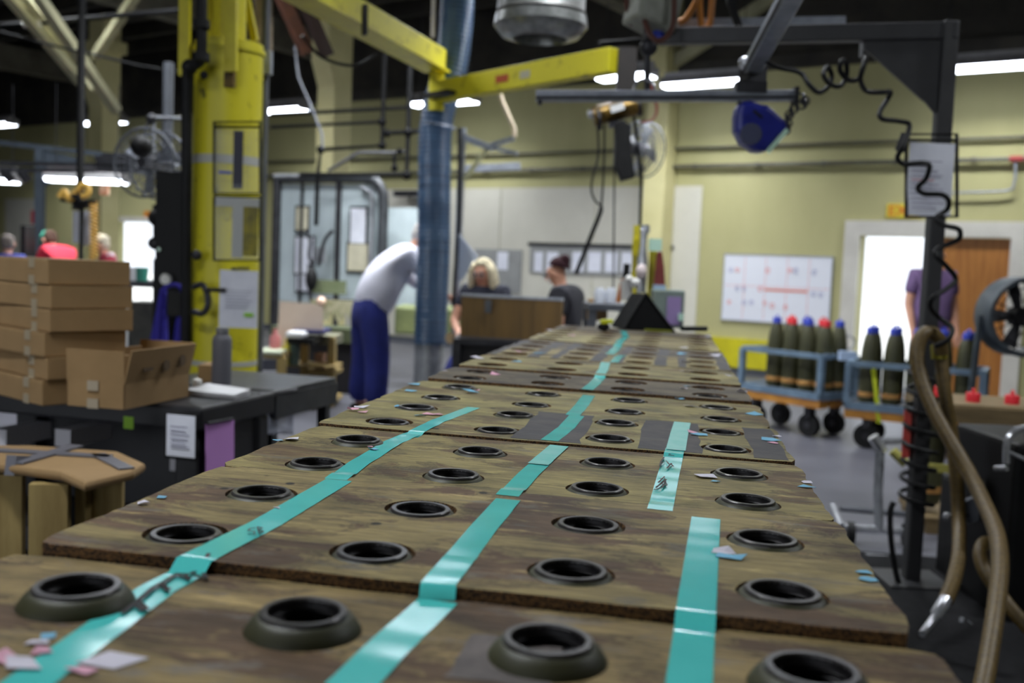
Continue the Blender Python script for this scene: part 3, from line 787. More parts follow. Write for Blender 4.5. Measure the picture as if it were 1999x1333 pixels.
build('pivot_plate', MB().beam(P(835, 190, 8.9), P(890, 181, 8.7), .2, .03), mat('black_grease', (24, 22, 18), None, rough=.5), mast)
for t, c_, wd in ((.45, (170, 72, 30), .16), (.58, (176, 172, 150), .12)):
    q = o0.lerp(o1, t); n = (o1-o0).normalized(); s = n.cross(V((0, 0, 1))).normalized()
    s = s if s.dot(CAM-q) > 0 else -s
    build('sticker', MB().beam(q+s*.064-n*wd/2, q+s*.064+n*wd/2, .004, .06), mat('sticker_%d' % c_[0], c_, None, rough=.6), mast)
build('clamp_band', MB().beam(P(712, 10, 7.05), P(712, 68, 7.05), .03, .05), BLK, mast)
build('power_cable', MB().tube(bez([P(738, 104, 7.6), P(700, 126, 7.5), P(660, 124, 7.4), P(620, 105, 7.3), P(590, 70, 7.2)], 5), .012, 6), BLK, mast, smooth=True)

# document holders clipped to the mast
def docframe(x0, y0, x1, y1, d, label, sheets, yaw=CY, wire=.009, tall=True):
    c = P((x0+x1)/2, y1, d); t = thing('document_holder', label, 'document holder', c)
    a, bq, c2, d2 = P(x0, y0, d), P(x1, y0, d), P(x1, y1, d), P(x0, y1, d)
    build('wire_frame', MB().tube([a, bq, c2, d2], wire, 6, closed=True), BLK, t)
    k = .07
    build('wire_bar', MB().tube([a.lerp(d2, k), bq.lerp(c2, k)], wire*.8, 6), BLK, t)
    if tall: build('pocket', MB().quad([a.lerp(d2, .1), bq.lerp(c2, .1), c2, d2]), CLEARP, t).modifiers.new('thickness', 'SOLIDIFY').thickness = .002
    for (sx0, sy0, sx1, sy1, mm) in sheets:
        b = MB(); pbox(b, sx0, sy0, sx1, sy1, d-.012, .004, yaw); build('sheet', b, mm, t)
    return t
CLEARP = mat('clear_plastic', (225, 228, 232), None, rough=.15)
CLEARP.node_tree.nodes['Principled BSDF'].inputs['Alpha'].default_value = .12
GTP = mat('grey_card', (172, 174, 172), None, rough=.7)
docframe(418, 238, 508, 378, 5.82, 'upper wire document holder on the mast with a dark strip', [(455, 256, 474, 368, mat('dark_strip', (44, 44, 58), None, rough=.6)), (427, 334, 452, 339, BLUEP)])
docframe(418, 384, 508, 508, 5.82, 'lower wire document holder on the mast with a grey T-shaped card', [(421, 386, 506, 404, GTP), (453, 404, 474, 503, GTP), (474, 404, 503, 500, mat('amber_card', (150, 140, 30), (96, 90, 40), 9, .6))])
t = thing('notice_sheet', 'white notice sheet with a green highlight hanging on the mast', 'paper', P(465, 640, 5.8))
pbox(q := MB(), 428, 528, 503, 640, 5.8, .004); build('sheet', q, WHT, t)
pbox(q := MB(), 476, 611, 494, 618, 5.795, .004); build('highlight', q, mat('green_highlight', (150, 210, 60), None, rough=.7), t)
for k in range(9):
    pbox(q := MB(), 440, 548+k*6.4, 492-(k % 3)*5, 549.4+k*6.4, 5.796, .003); build('print_line', q, mat('print_grey', (164, 166, 180), None, rough=.8), t)
build('clip', MB().tube([P(452, 524, 5.78), P(486, 524, 5.78)], .008, 6), DKM, t)
# C-shaped valve pipe on the mast
t = thing('valve_handle', 'dark C-shaped pipe handle on the mast beside the notice sheet', 'valve', P(390, 612, 5.86))
build('bent_pipe', MB().tube(bez([P(378, 560, 5.85), P(395, 556, 5.82), P(405, 575, 5.8), P(405, 598, 5.8), P(395, 612, 5.82), P(376, 608, 5.85)], 5), .018, 8), DKM, t, smooth=True)
build('tap', MB().tube([P(400, 566, 5.8), P(440, 566, 5.78)], .012, 8), DKM, t, smooth=True)
build('knob', MB().ball(P(384, 498, 5.86), .03), DKM, t, smooth=True)
# dark riser pipe beside the mast
t = thing('riser_pipe', 'thick dark pipe with elbows running up the left of the mast', 'pipe', P(370, 330, 6.0))
build('pipe_run', MB().tube(bez([P(394, -40, 5.62), P(394, 40, 5.64), P(393, 105, 5.66), P(388, 122, 5.68), P(370, 130, 5.72), P(366, 150, 5.78), P(364, 340, 5.85), P(364, 700, 6.0)], 6), .03, 10), BLK, t, smooth=True)
for y in (48, 112):
    build('fitting', MB().tube([P(394, y-8, 5.64), P(394, y+8, 5.64)], .045, 10), BLK, t)
build('elbow', MB().ball(P(370, 131, 5.72), .045), BLK, t, smooth=True)
# conduit and ribbed hose on the right of the mast
t = thing('conduit', 'grey conduit standing along the right of the yellow mast', 'conduit', V((P(516, 700, 6.3).x, P(516, 700, 6.3).y, 0)))
q0 = P(521, -20, 6.3); build('pipe_run', MB().tube([V((q0.x, q0.y, 0)), V((q0.x, q0.y, 4.2))], .026, 10), GRM, t, smooth=True)
build('junction_box', MB().box(P(519, 122, 6.28), (.07, .07, .14), CY), ALU, t)
pts = [P(512-i*.0, -30+i*2.2, 6.5) for i in range(60)]
single('ribbed_hose', MB().tube([P(514, -30+i*2.4, 6.55) for i in range(56)], [.062 if i % 3 else .05 for i in range(56)], 12), mat('beige_ribbed_hose', (168, 150, 124), (140, 124, 100), 10, .6), 'beige ribbed hose hanging behind the mast top', 'hose', smooth='all')
b = MB(); b.beam(P(600, 104, 9.2), P(548, -10, 9.0), .1, .1); single('rusty_brace', b, mat('rust_red_steel', (88, 50, 30), (66, 38, 26), 8, .7), 'rust red steel brace beneath the yellow inner arm', 'brace')
b = MB(); b.beam(P(640, 110, 9.6), P(588, -10, 9.4), .1, .1); single('rusty_brace', b, mat('rust_dark', (50, 34, 28), None, rough=.7), 'dark rusted brace next to the rust red one', 'brace')

# blue flexible duct
DD = 9.15
path = bez([P(894, -25, DD), P(892, 20, DD), P(887, 80, DD), P(878, 140, DD), P(860, 200, DD), P(850, 260, DD), P(848, 360, DD), P(847, 480, DD), P(843, 580, DD), P(840, 672, DD)], 42)
DUCT = mat('blue_duct_fabric', (62, 90, 122), (50, 76, 108), 8, .4)
t = thing('flexible_duct', 'fat blue corrugated duct hanging from the roof', 'duct', V((P(838, 740, DD).x, P(838, 740, DD).y, 0)))
b = MB(); acc = 0; rs = []; prev = path[0]
for p in path:
    acc += (p-prev).length; prev = p; rs.append(.146+.009*math.cos(acc/.042*2*math.pi))
b.tube(path, rs, 24); build('hose', b, DUCT, t, smooth='all')
acc = 0; prev = path[0]; nxt = 0; k = 0
RIBD = mat('duct_wire', (30, 40, 66), None, rough=.5)
hb = MB()
for i, p in enumerate(path[:-1]):
    acc += (p-prev).length; prev = p
    if acc >= nxt:
        nxt += .042; hb.tube(ring(p, .1455, 20, path[i+1]-p), .0035, 4, closed=True)
build('spiral_wire', hb, RIBD, t)['kind'] = 'stuff'
build('hose_clamp', MB().tube(ring(P(856, 246, DD), .158, 24, V((.1, 0, 1))), .006, 6, closed=True), ALU, t)
q0 = P(838, 668, DD); build('steel_collar', MB().tube([V((q0.x, q0.y, q0.z+.02)), V((q0.x, q0.y, .2))], .13, 20), GALV, t, smooth=True)
single('hanging_rod', MB().tube([P(847, -20, 9.0), P(845, 72, 9.0)], .018, 8), mat('pale_rod', (190, 184, 180), None, rough=.5), 'pale rod hanging left of the blue duct top', 'rod', smooth=True)

# big round duct outlet
RD = 6.4; c0 = P(1055, 62, RD)
t = thing('round_duct_outlet', 'large grey round duct outlet with a flanged rim hanging at the top', 'duct', c0)
r0 = m(86, RD)
build('duct_body', MB().lathe([(r0, .02), (r0, .1), (r0+.008, .11), (r0, .12), (r0, 1.0)], 32, upz(c0)), mat('perforated_grey', (120, 120, 118), (96, 96, 94), 60, .45, .5), t, smooth=True)
build('rim', MB().lathe([(r0+.012, .09), (r0+.02, .03), (r0-.03, -.03), (r0*.62, -.05), (r0*.6, -.03), (r0*.6, .12)], 32, upz(c0)), mat('rim_grey', (150, 152, 150), (120, 122, 120), 20, .3, .6), t, smooth=True)
build('dark_opening', MB().lathe([(.001, .12), (r0*.62, .12), (r0*.62, .14), (.001, .14)], 24, upz(c0)), INK, t)  # black disc painted in as the dark inside of the outlet
for k in range(12):
    a = 2*math.pi*k/12; build('bolt', MB().ball(c0+V((math.cos(a)*(r0+.005), math.sin(a)*(r0+.005), .035)), .012, 8, 5), CHR, t)
# overhead hoist with loops of hose
HD = 5.0
t = thing('overhead_hoist', 'grey overhead hoist box with a drooping hose above the hanging rail', 'hoist', P(1270, 60, HD))
X = frame_mat(P(1276, 12, HD), V((math.cos(CY+.5), math.sin(CY+.5), 0)), V((-math.sin(CY+.5), math.cos(CY+.5), 0)), V((0, 0, 1)))
b = MB(); b.add([(x, y, z) for z in (-.12, .12) for x, y in ((-.13, -.1), (.1, -.1), (.13, .1), (-.1, .1))], [(3, 2, 1, 0), (4, 5, 6, 7), (0, 1, 5, 4), (1, 2, 6, 5), (2, 3, 7, 6), (3, 0, 4, 7)], X @ M.Rotation(.25, 4, 'Y'))
build('housing', b, mat('hoist_grey', (150, 152, 140), (120, 122, 112), 8, .5), t, bevel=.02)
build('blue_swivel', MB().tube([P(1286, 46, HD), P(1286, 76, HD)], .028, 12), BLUEP, t)
build('swivel_link', MB().tube([P(1262, 40, HD), P(1264, 190, HD)], .016, 8), DKM, t)
build('ball_joint', MB().ball(P(1266, 92, HD), .045), DKM, t, smooth=True)
build('chain_ring', MB().tube(ring(P(1258, 175, HD-.02), .05, 16, BW[2]), .007, 6, closed=True), CHR, t)
build('brown_hose', MB().tube(bez([P(1248, -20, HD-.1), P(1256, 30, HD-.1), P(1268, 66, HD-.12), P(1285, 80, HD-.12), P(1305, 68, HD-.12), P(1315, 40, HD-.1), P(1316, -20, HD-.1)], 6), .014, 8), mat('brown_hose', (78, 44, 34), None, rough=.5), t, smooth=True)
build('brown_hose', MB().tube(bez([P(1220, -20, HD), P(1225, 15, HD), P(1235, 50, HD)], 6), .014, 8), mat('brown_hose', (78, 44, 34)), t, smooth=True)
ORH = mat('amber_air_hose', (176, 112, 40), (150, 92, 36), 10, .45)
for k, (ps, lb) in enumerate((([(1362, -20), (1358, 5), (1340, 35), (1325, 44)], 'short amber hose end beside the overhead hoist'), ([(1366, -20), (1366, 20), (1370, 52), (1376, 62), (1386, 45), (1390, 10), (1392, -20)], 'amber hose drooping in a tight U above the rail'))):
    single('air_hose', MB().tube(bez([P(x, y, 5.1) for x, y in ps], 6), .017, 8), ORH, lb, 'hose', smooth=True)
single('air_hose', MB().tube(bez([P(1424, -20, 5.1), P(1430, 15, 5.1), P(1440, 45, 5.1), P(1447, 66, 5.1)], 6), [.026]*6+[.02]*13, 8), BLK, 'black hose end with a bright tip above the rail', 'hose', smooth=True)

# hanging rail with its diagonal carrier
RDp = 4.75
t = thing('hanging_rail', 'level grey aluminium rail hung across the view', 'rail', P(1300, 198, RDp))
build('rail_bar', MB().beam(P(1046, 188, RDp), P(1556, 187, RDp), .05, .05), ALU, t, bevel=.006)
build('rail_groove', MB().beam(P(1046, 190, RDp-.03), P(1556, 189, RDp-.03), .012, .012), DKM, t)
build('end_stop', MB().box(P(1054, 200, RDp), (.02, .05, .02), CY), DKM, t); build('end_stop', MB().box(P(1552, 188, RDp), (.02, .07, .08), CY), DKM, t)
build('trolley', MB().box(P(1464, 172, RDp), (.14, .08, .05), CY), DKM, t)
build('trolley_link', MB().tube([P(1462, 168, RDp), P(1468, 135, RDp)], .02, 8), DKM, t)
t = thing('carrier_rail', 'thick slotted aluminium rail slanting up out of the picture', 'rail', P(1466, 140, RDp))
A_, B_ = P(1468, 132, RDp), P(1556, -30, 3.75)
build('rail_bar', MB().beam(A_, B_, .075, .075), ALU, t, bevel=.006)
n = (B_-A_).normalized(); s = n.cross(V((0, 0, 1))).normalized()
build('slot', MB().beam(A_+s*.03-V((0, 0, .02)), B_+s*.03-V((0, 0, .02)), .03, .02), INK, t)
build('end_cap', MB().ball(P(1456, 124, RDp-.02), .035), CHR, t, smooth=True)
build('bracket', MB().box(P(1470, 140, RDp), (.1, .08, .1), CY+.4), DKM, t)

# blue spring balancer hanging from the rail
t = thing('spring_balancer', 'dark blue spring balancer hanging from the right of the rail', 'tool balancer', P(1480, 300, RDp))
SBL = mat('balancer_blue', (34, 42, 140), (28, 36, 120), 12, .35)
prof = [(-.115, .03), (-.105, .09), (-.05, .1), (.0, .085), (.03, .08), (.06, .06), (.12, .01), (.125, -.02), (.035, -.135), (-.02, -.13), (-.08, -.09), (-.11, -.04)]
cxp = P(1480, 244, RDp); X = frame_mat(cxp-BW[2]*.06, V((math.cos(CY), math.sin(CY), 0)), V((-math.sin(CY), math.cos(CY), 0)), V((0, 0, 1)))
build('housing', MB().prism(prof, .13, X), SBL, t, bevel=.025)
build('cover_disc', MB().tube([X @ V((-.045, -.006, -.055)), X @ V((-.045, .01, -.055))], .05, 20), mat('balancer_grey', (74, 78, 104), None, rough=.4), t)
build('slot', MB().beam(X @ V((-.04, -.004, .05)), X @ V((.0, -.004, .02)), .02, .01), INK, t)
build('pale_edge', MB().beam(X @ V((.035, -.005, -.135)), X @ V((.12, -.005, -.03)), .012, .02), mat('pale_green_edge', (190, 222, 200), None, rough=.5), t)
build('yoke', MB().tube([P(1440, 200, RDp), P(1462, 215, RDp), P(1475, 205, RDp)], .012, 6), DKM, t)
cp = [P(1556, 190, RDp), P(1568, 192, RDp), P(1572, 202, RDp), P(1556, 208, RDp), P(1545, 218, RDp), P(1538, 232, RDp), P(1538, 248, RDp), P(1530, 258, RDp)]
for i, p in enumerate(bez(cp, 2)[:-1]):
    build('chain_link', MB().tube(ring(p, .02, 10, BW[2] if i % 2 else BW[0]), .005, 5, closed=True), DKM, t)

# grey gallows frame on the right with gusset
FD = 4.95
GFR = mat('charcoal_frame_paint', (52, 52, 54), (42, 42, 44), 5, .5)
base = H(1777, 1136, 0); top_z = P(1840, 49, 4.76).z
t = thing('gallows_frame', 'charcoal steel post with a big gusset and a top beam', 'steel frame', V((base.x, base.y, 0)))
pc = V((base.x, base.y, 0)); xdir = V((math.cos(CY), math.sin(CY), 0))
build('post', MB().box(pc+V((0, 0, top_z/2)), (.072, .072, top_z), CY), GFR, t, bevel=.008)
bt = V((pc.x, pc.y, top_z-.045)); lf = H(1285, 72, bt.z); bdir = (bt-lf).normalized()
build('top_beam', MB().beam(lf, bt+bdir*.036, .07, .078), GFR, t, bevel=.006)
X = frame_mat(bt-V((-bdir.y, bdir.x, 0))*.012, bdir, V((-bdir.y, bdir.x, 0)), V((0, 0, 1)))
build('gusset', MB().prism([(-.03, -.03), (-.365, -.03), (-.365, -.075), (-.1, -.31), (-.085, -.32), (-.03, -.385)], .024, X), GFR, t)
build('base_plate', MB().box(pc+V((0, 0, .01)), (.3, .3, .02), CY), GFR, t)
build('rail_clamp', MB().box(P(1688, 82, FD-.06), (.03, .05, .14), CY), GFR, t)
t = thing('top_channel', 'light grey channel lying above the charcoal top beam', 'channel', P(1500, 50, 5.3))
build('channel_bar', MB().beam(P(1300, 47, 5.3), P(1648, 42, 5.3), .05, .045), ALU, t)
# coiled black hose along the frame
HB = []
for (x, y) in ((1496, 120), (1520, 132), (1562, 142), (1580, 166), (1598, 180), (1616, 170), (1624, 148), (1615, 131), (1608, 146), (1620, 164), (1640, 168), (1652, 150), (1652, 124), (1643, 119), (1640, 138), (1656, 156), (1676, 154), (1686, 130), (1690, 112)):
    HB.append((x, y))
HB2 = [(1690, 112), (1682, 140), (1680, 158), (1692, 178), (1722, 180), (1738, 180), (1732, 195), (1718, 218), (1722, 232), (1752, 236), (1774, 242), (1772, 262), (1760, 290), (1752, 308), (1764, 320), (1800, 318), (1814, 324), (1808, 348), (1792, 366), (1804, 378), (1838, 380), (1852, 392), (1848, 410), (1826, 426), (1844, 440), (1872, 448), (1870, 468), (1830, 485), (1828, 500), (1848, 520), (1866, 545), (1846, 565), (1822, 580), (1816, 600), (1834, 620), (1858, 640), (1852, 662), (1826, 676)]
pts = [P(x, y, 4.54+.04*math.sin(i*1.3)) for i, (x, y) in enumerate(HB)]+[P(x, y, 4.48+.04*math.sin(i*1.57)) for i, (x, y) in enumerate(HB2[1:])]
t = thing('coiled_air_hose', 'springy black air hose looping down the charcoal post', 'hose', P(1830, 676, 4.85))
build('hose_run', MB().tube(bez(pts, 6), .0115, 8), BLK, t, smooth=True)
build('coupling', MB().tube([P(1768, 262, 4.56), P(1756, 294, 4.56)], .022, 10), BLK, t)
# paper in a wire holder on the post
dh = docframe(1769, 262, 1868, 423, 4.6, 'wire document holder with a white sheet on the charcoal post', [(1772, 280, 1860, 421, WHT)], tall=False)
for k in range(13):
    pbox(q := MB(), 1780, 296+k*9, 1848-(k*17 % 26), 298+k*9, 4.582, .002); build('print_line', q, mat('print_pale', (176, 172, 190), None, rough=.8) if k != 6 else mat('print_red', (206, 140, 150), None, rough=.8), dh)

# chain hoist on the end of the yellow outer arm
CH = 7.35
t = thing('chain_hoist', 'brass and black chain hoist hanging from the outer yellow arm', 'hoist', P(1225, 350, CH))
build('carriage', MB().box(P(1222, 150, CH), (.13, .12, .4), CY), mat('dark_brown_steel', (40, 32, 28), (28, 24, 22), 8, .6), t)
BRZ = mat('bronze_motor', (130, 102, 44), (58, 46, 28), 14, .35, .6)
build('motor', MB().tube([P(1158, 228, CH-.02), P(1250, 204, CH-.02)], m(19, CH), 18), BRZ, t, smooth=True)
build('name_plate', MB().beam(P(1192, 214, CH-.1), P(1218, 206, CH-.1), .004, .05), mat('plate_white', (226, 226, 226), None, rough=.4), t)
build('end_knob', MB().ball(P(1155, 223, CH-.03), .033), CHR, t, smooth=True)
for x0, y0 in ((1168, 232), (1246, 206)):
    build('end_cap', MB().tube([P(x0-3, y0, CH-.02), P(x0+3, y0-1, CH-.02)], m(22, CH), 16), DKM, t)
X = frame_mat(P(1222, 300, CH-.12), xdir, V((-math.sin(CY), math.cos(CY), 0)), V((0, 0, 1)))
build('chain_bag', MB().prism([(-.08, .22), (-.04, .24), (.03, .2), (.03, .06), (.075, -.16), (-.02, -.19), (-.075, -.08)], .14, X), BLK, t, bevel=.01)
build('load_chain', MB().tube([P(1200, 250, CH), P(1197, 600, CH)], .007, 6), DKM, t)
build('bracket', MB().box(P(1205, 243, CH), (.12, .08, .05), CY), DKM, t)
build('control_cord', MB().tube(bez([P(1166, 235, CH), P(1168, 300, CH), P(1156, 350, CH), P(1155, 375, CH), P(1162, 392, CH), P(1172, 400, CH)], 6), .008, 6), BLK, t, smooth=True)
build('control_cord', MB().tube(bez([P(1180, 240, CH), P(1179, 320, CH), P(1174, 400, CH), P(1170, 420, CH), P(1156, 455, CH), P(1140, 495, CH), P(1124, 535, CH)], 6), [.009]*13+[.018]*24, 6), BLK, t, smooth=True)
build('red_cord', MB().tube(bez([P(1250, 238, CH), P(1272, 235, CH), P(1282, 215, CH), P(1276, 185, CH), P(1268, 160, CH)], 6), .011, 6), mat('red_brown_cord', (120, 56, 44), None, rough=.5), t, smooth=True)
single('power_lead', MB().tube([P(1236, 210, 7.4), P(1252, 350, 7.6), P(1249, 455, 7.7), P(1246, 470, 7.7), P(1245, 600, 7.7)], [.012, .012, .012, .03, .02], 8), BLK, 'dark drop cord with a bulky plug beside the column', 'cord', smooth=True)

# caged fans
def cage_fan(c, r, ax, label, mtc, blades=4, pole=None, depth=.16, col=None, spokes=20, motor=None):
    ax = V(ax).normalized(); c = V(c)
    t = thing('caged_fan', label, 'fan', c if pole is None else V((c.x, c.y, 0)))
    x = ax.cross(V((0, 0, 1))).normalized(); y = x.cross(ax)
    for s in (-1, 1):
        build('cage_ring', MB().tube(ring(c+ax*s*depth/2, r, 32, ax), .012, 6, closed=True), mtc, t, smooth=True)
        g = MB()
        for q in (.35, .6, .82): g.tube(ring(c+ax*s*depth*(.5+.3*(1-q)), r*q, 28, ax), .004, 4, closed=True)
        for k in range(spokes):
            a = 2*math.pi*k/spokes; d_ = x*math.cos(a)+y*math.sin(a)
            g.tube([c+ax*s*depth*.72+d_*.05, c+ax*s*depth*.5+d_*r], .004, 4)
        build('guard', g, mtc, t)
    build('motor', MB().tube([c-ax*depth*.5, c+ax*depth*1.0], r*.24, 14), motor or DKM, t, smooth=True)
    for k in range(blades):
        a = 2*math.pi*k/blades+.4; d_ = x*math.cos(a)+y*math.sin(a); s_ = ax.cross(d_)
        b = MB(); q0 = c+d_*r*.18; q1 = c+d_*r*.88
        b.quad([q0-s_*r*.1-ax*.01, q1-s_*r*.26-ax*.03, q1+s_*r*.22+ax*.03, q0+s_*r*.1+ax*.01])
        build('blade', b, col or ALU, t).modifiers.new('thickness', 'SOLIDIFY').thickness = .004
    return t
f = cage_fan(P(1252, 292, 13.6), m(52, 13.6), rm(-.4, -1, 0), 'grey caged fan fixed to the cream column behind the hoist', GRM, 4, depth=.2, col=mat('fan_blade_grey', (120, 122, 124), None, rough=.4))
build('bracket', MB().beam(P(1256, 292, 13.7), P(1276, 296, 14.9), .05, .05), DKM, f)
# ================================================================== booth, benches and clutter in the middle distance
BTH = mat('blue_grey_booth_paint', (196, 208, 212), (170, 182, 186), 1.6, .45, bump=.02, stretch=(1, 1, .4))
BD = 12.2; byaw = CY-R(24)
def bfr(px, py): return P(px, py, BD)
xb = V((math.cos(byaw), math.sin(byaw), 0)); yb = V((-math.sin(byaw), math.cos(byaw), 0))
bl = H(545, 700, .1); org = P(640, 590, BD); org.z = 0
wB = m(228, BD)/math.cos(R(24)); zB = P(640, 350, BD).z; zb0 = P(640, 592, BD).z
t = thing('spray_booth', 'large pale blue-grey machine booth with rounded top corner', 'machine', org)
def bp(u, v, z): return org+xb*u+yb*v+V((0, 0, z))
L0, L1 = -wB/2, wB/2
zl, zr = zB+.02, zB-.02
# back wall of the booth: separate panels and ribs
hw = [L0, L0+wB*.26, L0+wB*.60, L1-.09]
for i in range(3):
    build('panel', MB().beam(bp((hw[i]+hw[i+1])/2, 0, zb0), bp((hw[i]+hw[i+1])/2, 0, zB-.06), hw[i+1]-hw[i]-.02, .05, yb), BTH, t)
build('frame_tube', MB().tube(bez([bp(L0, -.05, zB), bp(L1-.3, -.05, zB-.0), bp(L1-.12, -.05, zB-.03), bp(L1-.03, -.05, zB-.14), bp(L1, -.05, zB-.3), bp(L1, -.05, zB-.7), bp(L1, -.05, zb0)], 6), .06, 10), mat('booth_frame', (66, 70, 74), (48, 50, 54), 6, .5), t, smooth=True)
build('inner_frame', MB().tube(bez([bp(L1-.3, -.08, zB-.1), bp(L1-.2, -.08, zB-.15), bp(L1-.14, -.08, zB-.3), bp(L1-.14, -.08, zb0)], 6), .025, 8), GALV, t, smooth=True)
for u, r_ in ((L0+.03, .055), (hw[1], .02), (hw[2], .035)):
    build('rib', MB().tube([bp(u, -.06, zb0-.4), bp(u, -.06, zB)], r_, 8), DKM, t, smooth=True)
build('side_wall', MB().beam(bp(L1, .5, zb0), bp(L1, .5, zB-.3), .05, .9, xb), BTH, t)
for x0, y0, x1, y1, mm in ((545, 402, 572, 446, mat('cream_paper', (206, 200, 176), (190, 184, 160), 6, .8)), (541, 462, 582, 532, WHT), (541, 536, 580, 568, WHT), (686, 408, 719, 474, WHT), (677, 477, 722, 528, mat('cream_paper', (206, 200, 176)))):
    q = P((x0+x1)/2, (y0+y1)/2, BD-.25); k = (q-org).dot(xb); kz = q.z; ww = m(x1-x0, BD)
    build('posted_sheet', MB().box(bp(k, -.05, kz), (ww, .01, m(y1-y0, BD)), byaw), mm, t)
    build('sheet_holder', MB().box(bp(k, -.038, kz), (ww+.05, .008, m(y1-y0, BD)+.05), byaw), DKM, t)
for ps in ([(598, 448), (606, 470), (604, 500), (612, 520)], [(650, 450), (636, 465), (628, 490), (622, 520)], [(604, 515), (604, 560), (608, 590)]):
    build('bent_pipe', MB().tube(bez([P(x, y, BD-.3) for x, y in ps], 5), .022, 8), DKM, t, smooth=True)
build('lever_box', MB().box(P(626, 498, BD-.25), (.12, .06, .18), byaw), GALV, t)
build('green_stain_plate', MB().box(P(640, 560, BD-.2), (.5, .02, .16), byaw), mat('green_oxide', (112, 124, 84), (136, 144, 112), 8, .7), t)
build('dark_lamp', MB().ball(P(608, 545, BD-.3), (.07, .07, .14)), BLK, t, smooth=True)
# horizontal and vertical service pipes
PBK = mat('matte_black_pipe', (9, 9, 10), None, rough=.7, spec=.12)
def pipe(ps, d, r_, label, mt=PBK, fit=()):
    t = thing('service_pipe', label, 'pipe', P(*ps[-1], d))
    build('pipe_run', MB().tube([P(x, y, d) for x, y in ps], r_, 8), mt, t, smooth=True)
    for x, y in fit: build('fitting', MB().ball(P(x, y, d), r_*1.9, 10, 6), mt, t, smooth=True)
    return t
pipe([(528, 224), (797, 210)], 12.0, .022, 'upper level dark pipe behind the crane arm', fit=[(797, 210)])
pipe([(528, 248), (745, 238)], 12.0, .02, 'second level dark pipe under the first', fit=[(745, 238)])
pipe([(753, 40), (746, 284), (626, 292), (620, 345), (617, 440)], 11.9, .027, 'dark pipe stepping down in front of the booth', fit=[(746, 284), (626, 292), (746, 238)])
pipe([(803, 70), (794, 342), (585, 341)], 11.6, .03, 'dark pipe dropping beside the blue duct and turning left', fit=[(794, 342), (797, 258)])
pipe([(750, 260), (818, 256)], 11.9, .026, 'short stub pipe left of the blue duct', fit=[(756, 260)])
pipe([(640, 334), (700, 298), (775, 298), (790, 296)], 11.8, .02, 'bent dark pipe rising behind the stepping one', DKM)
pipe([(770, 302), (770, 330)], 11.7, .022, 'short dark valve stem over the booth', fit=[(770, 328), (780, 296)])
pipe([(575, 90), (582, 150), (610, 215), (628, 260), (630, 290)], 11.5, .014, 'thin grey hose hanging by the column', GRM)
single('wall_fixture', MB().box(wl(796, 378, .2), (.5, .2, .1), RY), DKM, 'small dark box fixture on the pale wall left of the duct', 'fixture')
pipe([(0, 50), (350, 20)], 13.3, .035, 'dark pipe crossing the roof at upper left', fit=[])
single('pipe_sleeve', MB().tube([P(46, 47, 13.25), P(78, 44, 13.25)], .052, 10), mat('white_sleeve', (206, 206, 200), None, rough=.6), 'short white sleeve on the roof pipe at upper left', 'sleeve', smooth=True)
pipe([(0, 62), (90, 86), (180, 106), (270, 128), (376, 144)], 13.0, .016, 'dark cable sloping down across the upper left')
pipe([(1170, 85), (1260, 78)], 8.5, .02, 'thin dark rod above the yellow outer arm')

# grey bracket post beside the duct
t = thing('bracket_post', 'light grey post with braced arm right of the blue duct', 'post', H(880, 800, 0.0))
PD = 9.6; q0 = P(903, 250, PD); fx = V((P(884, 620, PD).x, P(884, 620, PD).y, 0))
build('post', MB().beam(V((q0.x, q0.y, 0)), q0, .06, .06, V((0, 1, 0))), ALU, t)
build('cable', MB().tube(bez([P(897, 250, PD-.05), P(897, 300, PD-.05), P(896, 430, PD-.06), P(891, 500, PD-.06), P(885, 600, PD-.06)], 5), .02, 8), BLK, t, smooth=True)
build('arm', MB().beam(P(905, 268, PD), P(962, 290, PD-.1), .05, .06), ALU, t); build('arm', MB().beam(P(960, 283, PD-.1), P(1003, 270, PD-.2), .04, .04), ALU, t)
build('arm', MB().beam(P(962, 288, PD-.1), P(1010, 300, PD-.2), .04, .04), ALU, t); build('brace', MB().beam(P(905, 352, PD), P(950, 292, PD-.05), .04, .04), mat('cream_brace', (206, 204, 160), None, rough=.6), t)
build('hook_pipe', MB().tube(bez([P(1004, 268, PD-.2), P(1003, 250, PD-.2), P(990, 220, PD-.2), P(978, 190, PD-.2), P(976, 160, PD-.2)], 5), .022, 8), mat('beige_pipe', (196, 180, 156), None, rough=.5), t, smooth=True)
b = MB(); b.beam(P(895, 330, 10.2), P(1015, 324, 10.0), .05, .07); single('lamp_rail', b, ALU, 'short pale rail beside the bracket post', 'rail')
b = MB(); q1, q2, q3, q4 = P(896, 455, 9.3), P(896, 552, 9.3), P(926, 515, 9.2), P(932, 500, 9.2)
b.quad([q1, q2, q3, q4]); o = single('clear_sheet', b, mat('frosted_sheet', (196, 204, 220), None, rough=.3), 'frosted plastic sheet hanging right of the blue duct', 'plastic sheet'); o.modifiers.new('thickness', 'SOLIDIFY').thickness = .004

